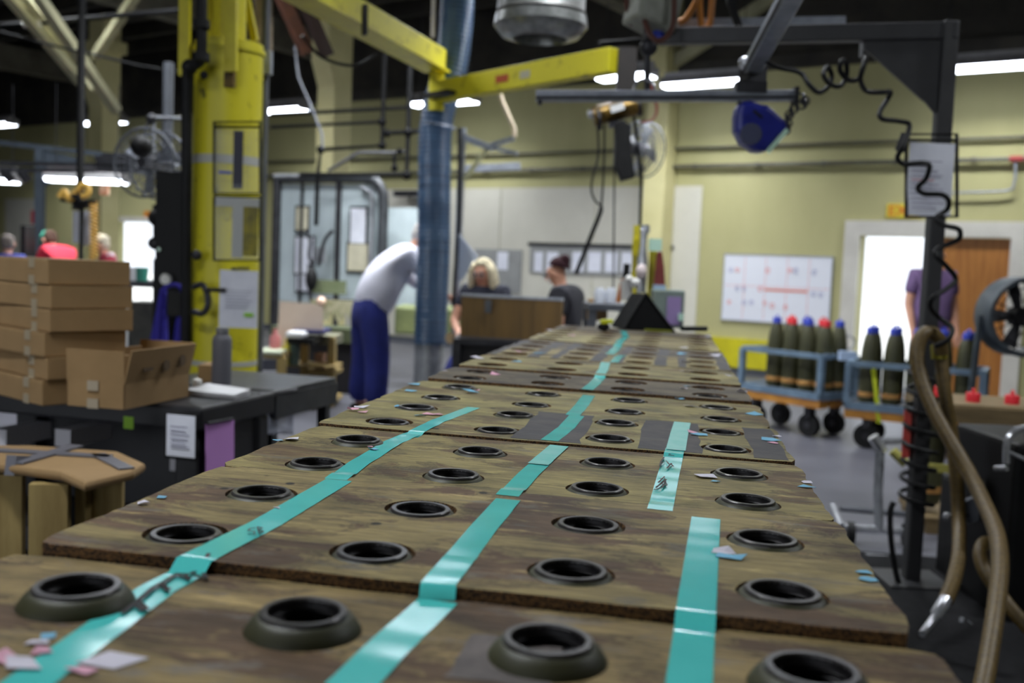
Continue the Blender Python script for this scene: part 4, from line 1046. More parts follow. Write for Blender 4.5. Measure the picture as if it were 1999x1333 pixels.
# green machine bed with V-notched racks in front of the booth
MG = mat('machine_green', (84, 92, 62), (62, 68, 46), 5, .6)
GD = 10.8
t = thing('notched_machine_bed', 'dark green machine bed with pale V-notched racks', 'machine', V((P(620, 700, GD).x, P(620, 700, GD).y, 0)))
pbox(q := MB(), 528, 640, 700, 668, GD, .6); build('bed', q, MG, t)
pbox(q := MB(), 545, 668, 690, 800, GD+.1, .5); build('underframe', q, INK, t)
pbox(q := MB(), 630, 584, 700, 594, GD+.3, .06); build('rail', q, DKM, t)
xx = V((math.cos(CY), math.sin(CY), 0)); yy = V((-math.sin(CY), math.cos(CY), 0))
for r in range(2):
    poly = [(0, .24), (0, .1)]
    for k in range(4): poly += [(.02+k*.15, .1), (.075+k*.15, -.02), (.13+k*.15, .1)] if False else [(.01+k*.15, .02), (.075+k*.15, .15), (.14+k*.15, .02)]
    poly += [(.6, .1), (.6, .24)]
    X = frame_mat(P(610-r*4, 628, GD+.05+r*.25), xx, yy, V((0, 0, 1)))
    build('notched_rack', MB().prism(poly, .03, X), mat('pale_rack', (196, 190, 158), (150, 148, 110), 12, .6), t)
build('lamp_glow_part', MB().ball(P(627, 588, GD), .05), mat('peach_lens', (236, 200, 176), None, rough=.4), t)
# work surface behind the man and duct
pbox(q := MB(), 770, 600, 900, 655, 11.3, .7); single('side_machine', q, mat('yellow_green_machine', (126, 134, 84), (98, 106, 66), 4, .6), 'yellow-green machine body behind the bending man', 'machine', bevel=.03)
t = thing('steel_bench', 'black steel bench behind the wooden screen', 'bench', V((P(990, 700, 8.0).x, P(990, 700, 8.0).y, 0)))
pbox(q := MB(), 885, 664, 1046, 674, 7.8, .62); build('bench_top', q, DKM, t)
for x in (892, 1038):
    for dd in (7.86, 8.34):
        q0 = P(x, 690, dd); build('leg', MB().beam(V((q0.x, q0.y, 0)), V((q0.x, q0.y, P(990, 672, 7.8).z)), .06, .06), DKM, t)
pbox(q := MB(), 893, 674, 1040, 770, 7.9, .03); build('back_panel', q, INK, t)
pbox(q := MB(), 868, 652, 890, 672, 8.7, .1); single('tape_roll', MB().tube([P(880, 660, 8.7), P(880, 660, 8.8)], m(11, 8.7), 16), mat('tan_roll', (176, 152, 116), None, rough=.7), 'tan tape roll on the bench by the duct', 'tape roll')

# wooden screen with metal top edge
SD = 7.9; syaw = CY-R(14)
t = thing('wooden_screen', 'long brown wooden screen with a pale metal top edge', 'screen', V((P(995, 665, SD).x, P(995, 665, SD).y, P(995, 668, SD).z)))
sx = V((math.cos(syaw), math.sin(syaw), 0)); s_n = V((-math.sin(syaw), math.cos(syaw), 0)); scn = P(997, 622, SD)
SCR = mat('brown_board', (122, 92, 44), (98, 74, 36), 3, .5, stretch=(6, 6, .6))
wS = m(205, SD); build('board', MB().box(scn-sx*wS*.14, (wS*.7, .04, m(80, SD)), syaw), SCR, t); build('board', MB().box(scn+sx*wS*.355, (wS*.285, .04, m(80, SD)), syaw), SCR, t)
build('metal_edge', MB().box(scn+V((0, 0, m(42, SD))), (wS, .05, .02), syaw), ALU, t)
build('bottom_rail', MB().box(scn-V((0, 0, m(43, SD))), (wS, .06, .03), syaw), GRM, t)
build('clip', MB().box(P(953, 598, SD-.04), (.05, .01, .1), syaw), GRM, t)

# wooden shelf cart and small bench in front of the booth
t = thing('wooden_shelf', 'raw wooden two-tier shelf unit holding papers beside the booth', 'shelf', V((P(620, 780, 9.9).x, P(620, 780, 9.9).y, 0)))
SD2 = 9.9
for x in (594, 648):
    q0 = P(x, 700, SD2); build('post', MB().beam(V((q0.x, q0.y, 0)), V((q0.x, q0.y, P(x, 658, SD2).z)), .06, .09, yy), PINE, t)
    q0 = P(x+2, 700, SD2+.4); build('post', MB().beam(V((q0.x, q0.y, 0)), V((q0.x, q0.y, P(x, 658, SD2).z)), .06, .06, yy), PINE, t)
for y0, y1, mm in ((655, 672, mat('grey_green_board', (126, 124, 100), (104, 102, 84), 6, .7)), (724, 732, PINE), (778, 786, PINE)):
    pbox(q := MB(), 592, y0, 654, y1, SD2, .45); build('shelf_board', q, mm, t)
pbox(q := MB(), 614, 690, 630, 722, SD2+.1, .2); single('parcel', q, mat('pinkish_card', (176, 138, 118), (150, 116, 100), 6, .8), 'pinkish packages on the upper tier of the wooden shelf', 'package')
pbox(q := MB(), 616, 744, 634, 756, SD2+.1, .2); single('paper_bundle', q, WHT, 'white paper bundle on the lower tier of the wooden shelf', 'paper')
t = thing('wooden_trestle', 'low wooden trestle with a pale cloth right of the yellow mast', 'trestle', V((P(530, 780, 9.2).x, P(530, 780, 9.2).y, 0)))
pbox(q := MB(), 495, 690, 556, 700, 9.2, .5); build('top', q, PINE, t)
pbox(q := MB(), 497, 686, 548, 692, 9.15, .45); build('cloth', q, mat('pale_green_cloth', (176, 182, 158), None, rough=.9), t)
for x in (500, 550):
    for dd in (0, .4):
        q0 = P(x, 720, 9.2+dd); build('leg', MB().beam(V((q0.x, q0.y, 0)), V((q0.x, q0.y, P(x, 698, 9.2).z)), .08, .06, yy), PINE, t)
build('apron', MB().beam(P(498, 712, 9.22), P(552, 712, 9.22), .03, .1), mat('grey_blue_board', (96, 98, 112), None, rough=.7), t)
t = thing('leaning_cardboard', 'leaning pale cardboard panel in front of the booth', 'cardboard', P(585, 650, 9.6))
X = frame_mat(P(540, 650, 9.6), xx, yy, V((0, 0, 1)))
build('sheet', MB().prism([(0, -.14), (.02, .3), (.35, .29), (.36, .28), (.42, .27), (.44, .02), (.2, .02), (.1, -.14)], .01, X @ M.Rotation(-.12, 4, 'X')), CARDL, t)
pbox(q := MB(), 572, 644, 632, 652, 9.5, .4); build('tray_edge', q, mat('navy_tray', (44, 44, 96), None, rough=.6), t)
b = MB(); pbox(b, 556, 648, 592, 660, 9.3, .25); single('crumpled_paper', b, mat('paper_white', (222, 222, 224), None, rough=.8), 'crumpled white paper on the corner of the shelf', 'paper', bevel=.02)
pbox(q := MB(), 560, 660, 612, 672, 9.4, .5); single('dark_tray', q, BLK, 'black tray under the crumpled paper', 'tray')
for x, c_, lb in ((536, (196, 120, 120), 'pinkish bottle left of the cardboard panel'), (560, (176, 164, 50), 'yellow canister under the black tray'), (574, (84, 104, 96), 'grey-green canister under the black tray')):
    q0 = P(x, 700, 9.5); zz = P(x, 700, 9.5).z
    b = MB().lathe([(.001, 0), (.05, 0), (.05, .16), (.02, .2), (.02, .24), (.001, .24)], 12, upz(V((q0.x, q0.y, P(x, 712 if x > 540 else 692, 9.5).z))))
    single('bottle', b, mat('bottle_%d' % x, c_, None, rough=.5), lb, 'bottle', smooth=True)
pbox(q := MB(), 495, 712, 655, 716, 9.7, .4); single('lower_shelf', q, PINE, 'narrow plank linking trestle and shelf unit', 'plank')

# end of the long table: black hopper, bar, yellow tool, gauges
ED = 5.0
def tE(px, py): return P(px, py, ED)
HPO = TM @ (T(1262, 646, .008)+V((0, 0, -.010)))
t = thing('black_hopper', 'black plastic hopper tipped on its side at the table end', 'hopper', HPO)
X = frame_mat(HPO, xx, yy, V((0, 0, 1)))
A1 = [(-.10, .02, .0), (.145, .05, .0), (-.0, .07, .17)]; A2 = [(-.16, .28, .03), (.09, .32, .03), (-.04, .3, .2)]
def hop(a, c, nm, mt):
    b = MB(); b.add([X @ V(p) for p in a+c], [(0, 1, 4, 3), (1, 2, 5, 4), (2, 0, 3, 5)]); o = build(nm, b, mt, t); o.modifiers.new('thickness', 'SOLIDIFY').thickness = .008; return o
HOP = mat('black_hopper_plastic', (7, 7, 8), (11, 11, 12), 10, .6, spec=.08)
b = MB(); b.add([X @ V(p) for p in [(-.112, .0, .012), (.14, .02, .008), (.0, .10, .192), (-.15, .26, .01), (.095, .28, .01), (-.05, .28, .187)]],
                [(0, 1, 2), (0, 2, 5, 3), (1, 4, 5, 2), (3, 5, 4), (0, 3, 4, 1)]); build('shell', b, HOP, t, bevel=.006)
build('yellow_lip', MB().beam(X @ V((-.01, -.002, .016)), X @ V((.125, .010, .013)), .006, .010), mat('yellow_green_lip', (140, 146, 40), None, rough=.5), t)
build('rim_edge', MB().tube([X @ V((-.112, 0, .012)), X @ V((0, .10, .193)), X @ V((.14, .02, .009))], .006, 6), BLK, t)
b = MB(); b.tube([TM @ (T(1331, 646, .008)+V((0, 0, .012))), TM @ (T(1378, 646, .008)+V((0, 0, .012)))], .013, 10); single('black_bar', b, BLK, 'short black rubber bar at the far right corner of the table', 'bar', smooth=True)
b = MB(); b.beam(P(1172, 628, 4.7), P(1196, 627, 4.7), .05, .02); single('yellow_tool', b, mat('yellow_tool_paint', (206, 210, 30), None, rough=.5), 'small yellow tool at the left of the black hopper', 'tool', bevel=.005)
b = MB(); b.ball(P(1178, 638, 4.7), (.03, .02, .018)); single('black_knob', b, BLK, 'black knob on the table beneath the yellow tool', 'knob', smooth=True)  # small plain knob resting at the table end
# instruments behind the hopper
t = thing('control_stand', 'grey-green control stand with a lilac panel right of the hopper', 'control box', V((P(1310, 640, 6.3).x, P(1310, 640, 6.3).y, 0)))
pbox(q := MB(), 1276, 566, 1336, 640, 6.4, .2); build('cabinet', q, mat('grey_green_cab', (128, 142, 134), (110, 122, 116), 6, .5), t, bevel=.01)
pbox(q := MB(), 1302, 580, 1329, 634, 6.38, .03); build('lilac_panel', q, mat('lilac_panel', (150, 128, 176), None, rough=.5), t)
pbox(q := MB(), 1325, 612, 1334, 626, 6.36, .03); build('indicator', q, mat('pale_green_indicator', (190, 226, 206), None, rough=.4), t)
q0 = P(1306, 640, 6.5); build('pedestal', MB().box(V((q0.x, q0.y, .4)), (.2, .2, .8), CY), GRM, t)
t = thing('tool_post', 'yellow post behind the hopper carrying gauges and pouches', 'post', V((P(1262, 600, 6.6).x, P(1262, 600, 6.6).y, 0)))
for x in (1242, 1275):
    q0 = P(x, 500, 6.6); build('upright', MB().beam(V((q0.x, q0.y, 0)), V((q0.x, q0.y, P(x, 440 if x < 1260 else 470, 6.6).z)), .04, .05), YEL, t)
pbox(q := MB(), 1235, 466, 1256, 500, 6.55, .03); build('yellow_plate', q, YEL, t)
build('chrome_valve', MB().lathe([(.001, -.2), (.03, -.2), (.035, 0), (.02, .1), (.025, .2), (.001, .22)], 14, upz(P(1254, 510, 6.5))), CHR, t, smooth=True)
build('white_bulb', MB().ball(P(1252, 530, 6.45), (.035, .035, .05)), mat('pinkish_white', (222, 206, 206), None, rough=.5), t, smooth=True)
build('grey_gauge', MB().tube([P(1259, 440, 6.5), P(1259, 455, 6.5)], .03, 12), ALU, t)
pbox(q := MB(), 1268, 466, 1292, 490, 6.5, .05); build('mint_card', q, mat('mint_card', (190, 226, 206), None, rough=.6), t)
t = thing('red_pouch', 'dark red tool pouch hanging on the yellow post', 'pouch', P(1288, 560, 6.5))
X = frame_mat(P(1280, 560, 6.5), xx, yy, V((0, 0, 1))); build('pouch_body', MB().prism([(-.01, 0), (.0, .22), (.03, .23), (.05, .12), (.065, -.02)], .05, X), mat('dark_red_cloth', (122, 52, 48), (104, 44, 42), 10, .9), t, bevel=.01)
pbox(q := MB(), 1276, 556, 1300, 572, 6.48, .04); build('blue_flap', q, mat('pale_blue_cloth', (150, 172, 196), None, rough=.8), t)
t = thing('tool_cup', 'cluster of brushes in a white cup left of the yellow post', 'tool cup', P(1220, 580, 6.2))
build('cup', MB().lathe([(.001, 0), (.035, 0), (.04, .12), (.036, .12), (.03, .01)], 14, upz(P(1222, 585, 6.2))), mat('cup_white', (226, 224, 220), None, rough=.5), t, smooth=True)
build('handle', MB().beam(P(1206, 590, 6.2), P(1216, 545, 6.2), .02, .02), mat('orange_handle', (190, 110, 50), None, rough=.5), t)
build('handle', MB().beam(P(1220, 560, 6.22), P(1224, 515, 6.22), .03, .03), BLK, t)
build('knob', MB().ball(P(1240, 552, 6.15), .03), mat('cup_white', (226, 224, 220)), t, smooth=True)
build('knob', MB().ball(P(1228, 545, 6.15), .026), mat('cup_white', (226, 224, 220)), t, smooth=True)
pbox(q := MB(), 1150, 585, 1186, 626, 6.6, .2); single('small_carton', q, CARD, 'small tan carton behind the dark-haired worker', 'box')
for x, lb in ((1170, 'left of two pale jars on the bench behind the hopper'), (1192, 'right of two pale jars on the bench behind the hopper')):
    single('glass_jar', MB().lathe([(.001, 0), (.034, 0), (.037, .07), (.025, .1), (.001, .1)], 14, upz(P(x, 592, 6.5))), mat('jar_white', (212, 216, 226), None, rough=.3), lb, 'jar', smooth=True)
t = thing('rear_bench', 'grey workbench behind the far end of the long table', 'bench', V((P(1220, 660, 6.6).x, P(1220, 660, 6.6).y, 0)))
q0 = P(1188, 598, 6.6); build('bench_top', MB().box(q0, (.3, .5, .04), CY), GRM, t)
for sx_ in (-.12, .12):
    for sy_ in (-.22, .22):
        q1 = q0+xx*sx_+yy*sy_; build('leg', MB().box(V((q1.x, q1.y, q0.z/2)), (.05, .05, q0.z-.03), CY), GRM, t)
# ================================================================== people
SKIN = mat('skin', (214, 160, 134), (204, 148, 122), 6, .55)
def skin_mesh(name, nodes, edges, mt, parent, root, sub=2, label=None):
    keys = list(nodes); me = bpy.data.meshes.new(name)
    me.from_pydata([nodes[k][0] for k in keys], [(keys.index(a), keys.index(c)) for a, c in edges], [])
    o = bpy.data.objects.new(name, me); C.objects.link(o); o.parent = parent; ORG[o] = ORG[parent]
    me.materials.append(mt)
    md = o.modifiers.new('skin', 'SKIN')
    for i, k in enumerate(keys):
        sv = me.skin_vertices[0].data[i]; r = nodes[k][1]
        sv.radius = r if isinstance(r, tuple) else (r, r); sv.use_root = (k == root)
    md.use_smooth_shade = True
    s = o.modifiers.new('sub', 'SUBSURF'); s.levels = sub; s.render_levels = sub
    return o
def person(label, base, yaw, J, shirt, pants, hair, hairstyle='short', sleeve=.55, cap=None, face=0.0, tilt=0.0, group=None, glasses=False, skin=SKIN, lanyard=None, s=1.0, belly=1.0, pw=1.0):
    """J: joints in local metres, x right, y forward, z up."""
    t = thing('person', label, 'person', base, group, rotz=yaw); t.scale = (s, s, s); ORG[t] = V((0, 0, 0))
    g = lambda k: V(J[k])
    N = {'pelvis': (g('pelvis'), (.11, .085)), 'spine': (g('spine'), (.095, .075)), 'chest': (g('chest'), (.115, .075)), 'neck': (g('neck'), .05)}
    hd = g('head'); up = (hd-g('neck')).normalized()
    N['chin'] = (hd-up*.075, .062); N['head'] = (hd+up*.01, (.078, .09)); N['crown'] = (hd+up*.075, .07)
    E_ = [('pelvis', 'spine'), ('spine', 'chest'), ('chest', 'neck'), ('neck', 'chin'), ('chin', 'head'), ('head', 'crown')]
    for q in 'lr':
        N['sh'+q] = (g('sh'+q), .062); N['el'+q] = (g('el'+q), .044); N['wr'+q] = (g('wr'+q), .03)
        dv = (g('wr'+q)-g('el'+q)).normalized(); pm = g('wr'+q)+dv*.06
        N['pa'+q] = (pm, (.034, .02)); E_ += [('chest', 'sh'+q), ('sh'+q, 'el'+q), ('el'+q, 'wr'+q), ('wr'+q, 'pa'+q)]
        side = dv.cross(V((0, 0, 1)));
        if side.length < .1: side = V((1, 0, 0))
        side.normalize(); curl = side.cross(dv)
        for k, (of, ln) in enumerate(((-.03, .062), (-.01, .075), (.01, .07), (.028, .055))):
            a = pm+side*of+dv*.035; N['f%s%da' % (q, k)] = (a, .0095); N['f%s%db' % (q, k)] = (a+dv*ln*.6-curl*.01, .0085); N['f%s%dc' % (q, k)] = (a+dv*ln-curl*.03, .0075)
            E_ += [('pa'+q, 'f%s%da' % (q, k)), ('f%s%da' % (q, k), 'f%s%db' % (q, k)), ('f%s%db' % (q, k), 'f%s%dc' % (q, k))]
        a = pm-side*.04; N['t%sa' % q] = (a, .011); N['t%sb' % q] = (a-side*.012+dv*.04, .009); E_ += [('pa'+q, 't%sa' % q), ('t%sa' % q, 't%sb' % q)]
        N['hi'+q] = (g('hi'+q), .088); N['kn'+q] = (g('kn'+q), .06); N['an'+q] = (g('an'+q), .042); fw = V((g('an'+q).x, g('an'+q).y+.13, .04)); N['to'+q] = (fw, .035)
        E_ += [('pelvis', 'hi'+q), ('hi'+q, 'kn'+q), ('kn'+q, 'an'+q), ('an'+q, 'to'+q)]
    skin_mesh('body', N, E_, skin, t, 'pelvis')
    # shirt
    S = {'spine': (N['spine'][0], (.165*belly, .135*belly)), 'chest': (N['chest'][0], (.195*(.5+.5*belly), .14*(.5+.5*belly)))}
    pv = N['pelvis'][0]; S['hem'] = (pv-V((0, 0, .14)), (.185*belly, .15*belly)); S['coll'] = (N['chest'][0].lerp(N['neck'][0], .9), (.085, .08))
    SE = [('hem', 'spine'), ('spine', 'chest'), ('chest', 'coll')]
    for q in 'lr':
        S['s'+q] = (N['sh'+q][0], .092); a, c = N['sh'+q][0], N['el'+q][0]
        if sleeve <= 1: S['e'+q] = (a.lerp(c, sleeve), .066); SE += [('chest', 's'+q), ('s'+q, 'e'+q)]
        else: S['e'+q] = (c, .06); S['w'+q] = (c.lerp(N['wr'+q][0], sleeve-1), .045); SE += [('chest', 's'+q), ('s'+q, 'e'+q), ('e'+q, 'w'+q)]
    skin_mesh('shirt', S, SE, shirt, t, 'chest')
    Q = {'p': (pv+(N['spine'][0]-pv)*.5, (.15, .12)), 'c': (pv-V((0, 0, .03)), (.155, .122))}; QE = [('p', 'c')]
    for q in 'lr':
        Q['h'+q] = (N['hi'+q][0], .125*pw); Q['k'+q] = (N['kn'+q][0], .1*pw); Q['a'+q] = (N['an'+q][0].lerp(N['kn'+q][0], -.04), .088*pw); QE += [('c', 'h'+q), ('h'+q, 'k'+q), ('k'+q, 'a'+q)]
        b = MB(); an = N['an'+q][0]; b.ball((an.x, an.y+.06, .045), (.05, .14, .05), 12, 8)
        o = build('shoe', b, BLK, t, smooth=True)
    skin_mesh('trousers', Q, QE, pants, t, 'c')
    # head details; facing direction in local frame
    fz = up; fy = V((math.sin(-face), math.cos(face), math.sin(tilt))); fy = (fy-fz*fy.dot(fz)).normalized(); fx = fy.cross(fz)
    HX = frame_mat(hd, fx, fy, fz)
    def hp(x, y, z): return HX @ V((x, y, z))
    for sx in (-1, 1):
        build('eye', MB().ball(hp(sx*.032, .083, .012), .012, 8, 6), INK, t, smooth=True)
        build('ear', MB().ball(hp(sx*.085, -.005, -.005), (.012, .022, .032), 8, 6, HX.to_3x3().to_4x4()), skin, t, smooth=True)
    build('nose', MB().add([hp(-.014, .085, -.028), hp(.014, .085, -.028), hp(0, .112, -.026), hp(0, .088, .02)], [(0, 1, 2), (0, 2, 3), (1, 3, 2), (0, 3, 1)]), skin, t, smooth=True)
    build('mouth', MB().ball(hp(0, .082, -.052), (.024, .008, .006), 8, 5), mat('lips', (170, 90, 84), None, rough=.5), t, smooth=True)
    if glasses:
        for sx in (-1, 1): build('lens_rim', MB().tube(ring(hp(sx*.034, .1, .012), .024, 14, fy), .003, 5, closed=True), ALU, t)
    hm = mat('hair_%d_%d' % (hair[0], hair[2]), hair, tuple(int(c*.8) for c in hair), 40, .85, spec=.2)
    R3 = HX.to_3x3().to_4x4()
    b = MB(); b.ball(hp(0, -.042, .042), (.09, .088, .084), 18, 12, R3 @ M.Rotation(.55, 4, 'X'), lo=-.2)
    if hairstyle == 'long':
        for k in range(15):
            a = R(160+k*220/14)
            x, y = math.cos(a), math.sin(a)
            b.tube([hp(x*.07, y*.075-.01, .08), hp(x*.098, y*.1-.01, .02), hp(x*.105, y*.105-.01, -.08), hp(x*.115, y*.11-.01, -.2), hp(x*.1, y*.1-.01, -.26)], [.022, .03, .034, .032, .012], 7)
    elif hairstyle == 'bun': b.ball(hp(.0, -.1, .075), .05, 12, 8)
    elif hairstyle == 'short': b.ball(hp(0, -.04, .0), (.088, .075, .085), 14, 9, R3)
    build('hair', b, hm, t, smooth='all')
    if cap:
        cb = MB(); cb.ball(hp(0, -.005, .055), (.1, .11, .085), 18, 10, R3, lo=-.1); cb.ball(hp(0, .1, .055), (.07, .07, .012), 14, 6, R3)
        build('cap', cb, cap, t, smooth='all')
    if lanyard:
        for sx in (-1, 1): build('lanyard', MB().tube([hp(sx*.06, .02, -.14), hp(sx*.05, .12, -.24), hp(sx*.045, .14, -.34)], .016, 6), lanyard, t)
    return t
def stand(**o):
    J = dict(pelvis=(0, 0, .95), spine=(0, 0, 1.14), chest=(0, .0, 1.36), neck=(0, .01, 1.5), head=(0, .035, 1.62), shl=(-.18, 0, 1.42), shr=(.18, 0, 1.42), ell=(-.23, .0, 1.14), elr=(.23, 0, 1.14),
             wrl=(-.22, .1, .9), wrr=(.22, .1, .9), hil=(-.09, 0, .88), hir=(.09, 0, .88), knl=(-.1, .02, .48), knr=(.1, .02, .48), anl=(-.1, 0, .09), anr=(.1, 0, .09))
    J.update(o); return J
def at_floor(px, py, d):
    p = P(px, py, d); return V((p.x, p.y, 0))
WSH = mat('white_shirt_cloth', (206, 206, 218), (192, 192, 206), 5, .85, bump=.1)
NVY = mat('royal_blue_trousers', (26, 38, 118), (20, 30, 98), 8, .85, bump=.1)
# man bending over the machine, seen from behind
bent = stand(pelvis=(0, -.05, 1.0), spine=(0, .06, 1.2), chest=(0, .25, 1.42), neck=(0, .37, 1.53), head=(0, .46, 1.63), shl=(-.2, .27, 1.44), shr=(.2, .27, 1.44), ell=(-.26, .46, 1.22), elr=(.26, .44, 1.2),
             wrl=(-.2, .66, 1.1), wrr=(.2, .66, 1.08), hil=(-.12, -.04, .92), hir=(.12, -.04, .92), knl=(-.15, -.02, .5), knr=(.15, -.0, .5), anl=(-.18, -.06, .09), anr=(.18, -.02, .09))
person('grey-haired man in white shirt and blue trousers bending over the machine', at_floor(728, 640, 9.5), R(9-62), bent, WSH, NVY, (206, 200, 196), 'short', 1.55, tilt=-.4, belly=1.42, s=1.03, pw=1.2)
NAVY = mat('dark_navy_cloth', (44, 46, 62), (36, 38, 52), 8, .85)
def seated(dz, **o):
    J = stand(**o)
    for k in J:
        if k[:2] not in ('kn', 'an', 'hi'): J[k] = (J[k][0], J[k][1], J[k][2]-dz)
    for q, sx in (('l', -1), ('r', 1)):
        J['hi'+q] = (sx*.1, .03, .88-dz); J['kn'+q] = (sx*.13, .36, .56); J['an'+q] = (sx*.12, .3, .12)
    return J
def stool_for(px, d, yaw, h, lb):
    o = at_floor(px, 600, d); t = thing('work_stool', lb, 'stool', o)
    build('seat', MB().lathe([(.001, h-.05), (.16, h-.05), (.17, h-.02), (.16, h), (.001, h)], 18, upz(o)), BLK, t, smooth=True)
    for k in range(4):
        a = k*math.pi/2+.4; build('leg', MB().tube([o+V((math.cos(a)*.1, math.sin(a)*.1, h-.05)), o+V((math.cos(a)*.2, math.sin(a)*.2, 0))], .014, 6), GRM, t)
stool_for(946, 8.85, 0, .56, 'round black work stool under the blonde woman'); stool_for(1106, 8.25, 0, .55, 'round black work stool under the dark-haired woman')
lean = seated(.19, wrl=(-.12, .3, 1.08), wrr=(.12, .3, 1.08), ell=(-.24, .12, 1.16), elr=(.24, .12, 1.16), head=(0, .09, 1.6), neck=(0, .05, 1.49))
person('blonde woman in dark top with a pink lanyard behind the wooden screen', at_floor(946, 600, 8.85), R(9+160), lean, NAVY, NVY, (232, 220, 188), 'long', .6, tilt=-.3, glasses=True, lanyard=mat('pink_lanyard', (222, 40, 110), None, rough=.7), s=.97)
BLKS = mat('black_tshirt', (40, 40, 48), (52, 52, 60), 9, .85)
lean2 = seated(.2, wrl=(-.2, .1, .9), wrr=(.2, .1, .9), ell=(-.24, -.02, 1.12), elr=(.24, -.02, 1.12), head=(0, .1, 1.59), neck=(0, .06, 1.49))
person('dark-haired woman in a black t-shirt and glasses looking down', at_floor(1106, 600, 8.2), R(9+68), lean2, BLKS, NVY, (62, 34, 40), 'bun', .6, tilt=-.45, glasses=True, s=1.0)
# person in the doorway
PUR = mat('purple_tshirt', (122, 98, 140), (108, 84, 126), 6, .85)
person('person in a purple t-shirt standing in the bright doorway', at_floor(1814, 640, 10.6), R(9+185), stand(), PUR, mat('dark_jeans', (40, 44, 66), None, rough=.9), (60, 44, 36), 'short', .7, s=1.06, belly=1.25)
# far left workers
person('worker in a red t-shirt and green cap bending forward', at_floor(130, 600, 13.2), R(9+60), stand(chest=(0, .2, 1.34), neck=(0, .3, 1.45), head=(0, .36, 1.53), shl=(-.19, .2, 1.38), shr=(.19, .2, 1.38), spine=(0, .08, 1.14), ell=(-.24, .3, 1.1), elr=(.24, .3, 1.1), wrl=(-.15, .5, 1.0), wrr=(.15, .5, 1.0)),
       mat('red_tshirt', (206, 44, 66), (190, 36, 56), 8, .85), NVY, (70, 50, 40), 'short', .7, cap=mat('green_cap', (40, 130, 106), None, rough=.8), s=1.0)
person('worker in a cream cap and red top facing the benches', at_floor(212, 600, 11.8), R(9+110), stand(head=(0, .1, 1.58), neck=(0, .06, 1.48)), mat('red_grey_top', (176, 60, 76), (206, 206, 212), 6, .85, contrast=(.48, .52)), NVY, (226, 214, 190), 'short', .7, cap=mat('cream_cap', (226, 210, 180), None, rough=.85), s=.94)
person('grey-haired worker at the left edge of the picture', at_floor(14, 600, 12.4), R(9+10), stand(), mat('blue_workwear', (60, 70, 150), None, rough=.85), NVY, (132, 122, 116), 'short', .7, s=.9)
# ================================================================== shell carts, pallet, fan, hoses on the right
def shell_proto(plug):
    t = thing('artillery_shell', 'x', 'shell', (0, 0, 0))
    b = MB(); b.lathe([(.001, 0), (.066, 0), (.0755, .05), (.0775, .1), (.0775, .33), (.0765, .39), (.073, .45), (.066, .51), (.055, .57), (.042, .605), (.001, .605)], 22); build('body', b, OLIVE, t, smooth=True)
    b = MB(); b.lathe([(.0766, .062), (.0795, .064), (.0795, .10), (.0776, .102)], 22); build('rotating_band', b, BRASS, t, smooth=True, label='copper rotating band')
    b = MB(); b.lathe([(.04, .605), (.04, .655), (.036, .66), (.001, .66)], 14); p = build('lifting_plug', b, plug, t, smooth=True)
    build('lifting_ring', MB().tube(ring((0, 0, .662), .02, 12, (1, 0, 0)), .007, 6, closed=True), plug, p)
    return t
protos = {'blue': shell_proto(BLUEP), 'red': shell_proto(RED)}
kmap = {}
for o in protos.values():
    kmap[o] = children(o)
    for ch in kmap[o]: kmap[ch] = children(ch); [kmap.__setitem__(g_, []) for g_ in kmap[ch]]
used = set()
def shell(pos, col, label, group, rz=0):
    o = protos[col] if col not in used else copy_tree(protos[col], None, kmap)
    used.add(col); o.location = pos; o.rotation_euler = (0, 0, rz); tag(o, label, 'shell', group); return o
ORW = mat('orange_timber', (196, 136, 50), (150, 98, 40), 5, .7)
def cart(c, ax, L_, W_, zt, label, cols, name_of, railh=.34):
    """flat tow cart: c = centre, ax = long axis"""
    ax = V(ax); ax.z = 0; ax.normalize(); ay = V((-ax.y, ax.x, 0)); c = V((c.x, c.y, 0)); yaw = math.atan2(ax.y, ax.x)
    t = thing('shell_cart', label, 'cart', c)
    build('deck', MB().box(c+V((0, 0, zt-.02)), (L_, W_, .03), yaw), GRM, t)
    for k in range(3):
        build('timber', MB().box(c+ay*(k-1)*W_*.4+V((0, 0, zt-.085)), (L_*1.02, .12, .08), yaw), ORW, t)
    for s in (-1, 1):
        build('deck_rail', MB().beam(c+ay*s*W_/2-ax*L_/2+V((0, 0, zt-.02)), c+ay*s*W_/2+ax*L_/2+V((0, 0, zt-.02)), .035, .065), CARTB, t)
        build('deck_rail', MB().beam(c+ax*s*L_/2-ay*W_/2+V((0, 0, zt-.02)), c+ax*s*L_/2+ay*W_/2+V((0, 0, zt-.02)), .035, .065), CARTB, t)
        build('top_rail', MB().beam(c+ay*s*W_/2-ax*L_/2+V((0, 0, zt+railh)), c+ay*s*W_/2+ax*L_/2+V((0, 0, zt+railh)), .04, .045), CARTB, t)
        build('top_rail', MB().beam(c+ax*s*L_/2-ay*W_/2+V((0, 0, zt+railh)), c+ax*s*L_/2+ay*W_/2+V((0, 0, zt+railh)), .04, .045), CARTB, t)
        for q in (-1, 1):
            p = c+ax*s*L_/2+ay*q*W_/2
            build('corner_post', MB().box(p+V((0, 0, zt+railh/2)), (.05, .05, railh), yaw), CARTB, t)
            wc = c+ax*s*L_*.34+ay*q*W_*.36+V((0, 0, .105))
            wh = build('wheel', MB().tube([wc-ay*.03, wc+ay*.03], .105, 18), BLK, t, smooth=True)
            build('hub', MB().tube([wc-ay*.035, wc+ay*.035], .03, 10), DKM, wh)
            build('caster_fork', MB().box(wc+V((0, 0, .12)), (.06, .09, .1), yaw), DKM, t)
    return t, c, ax, ay
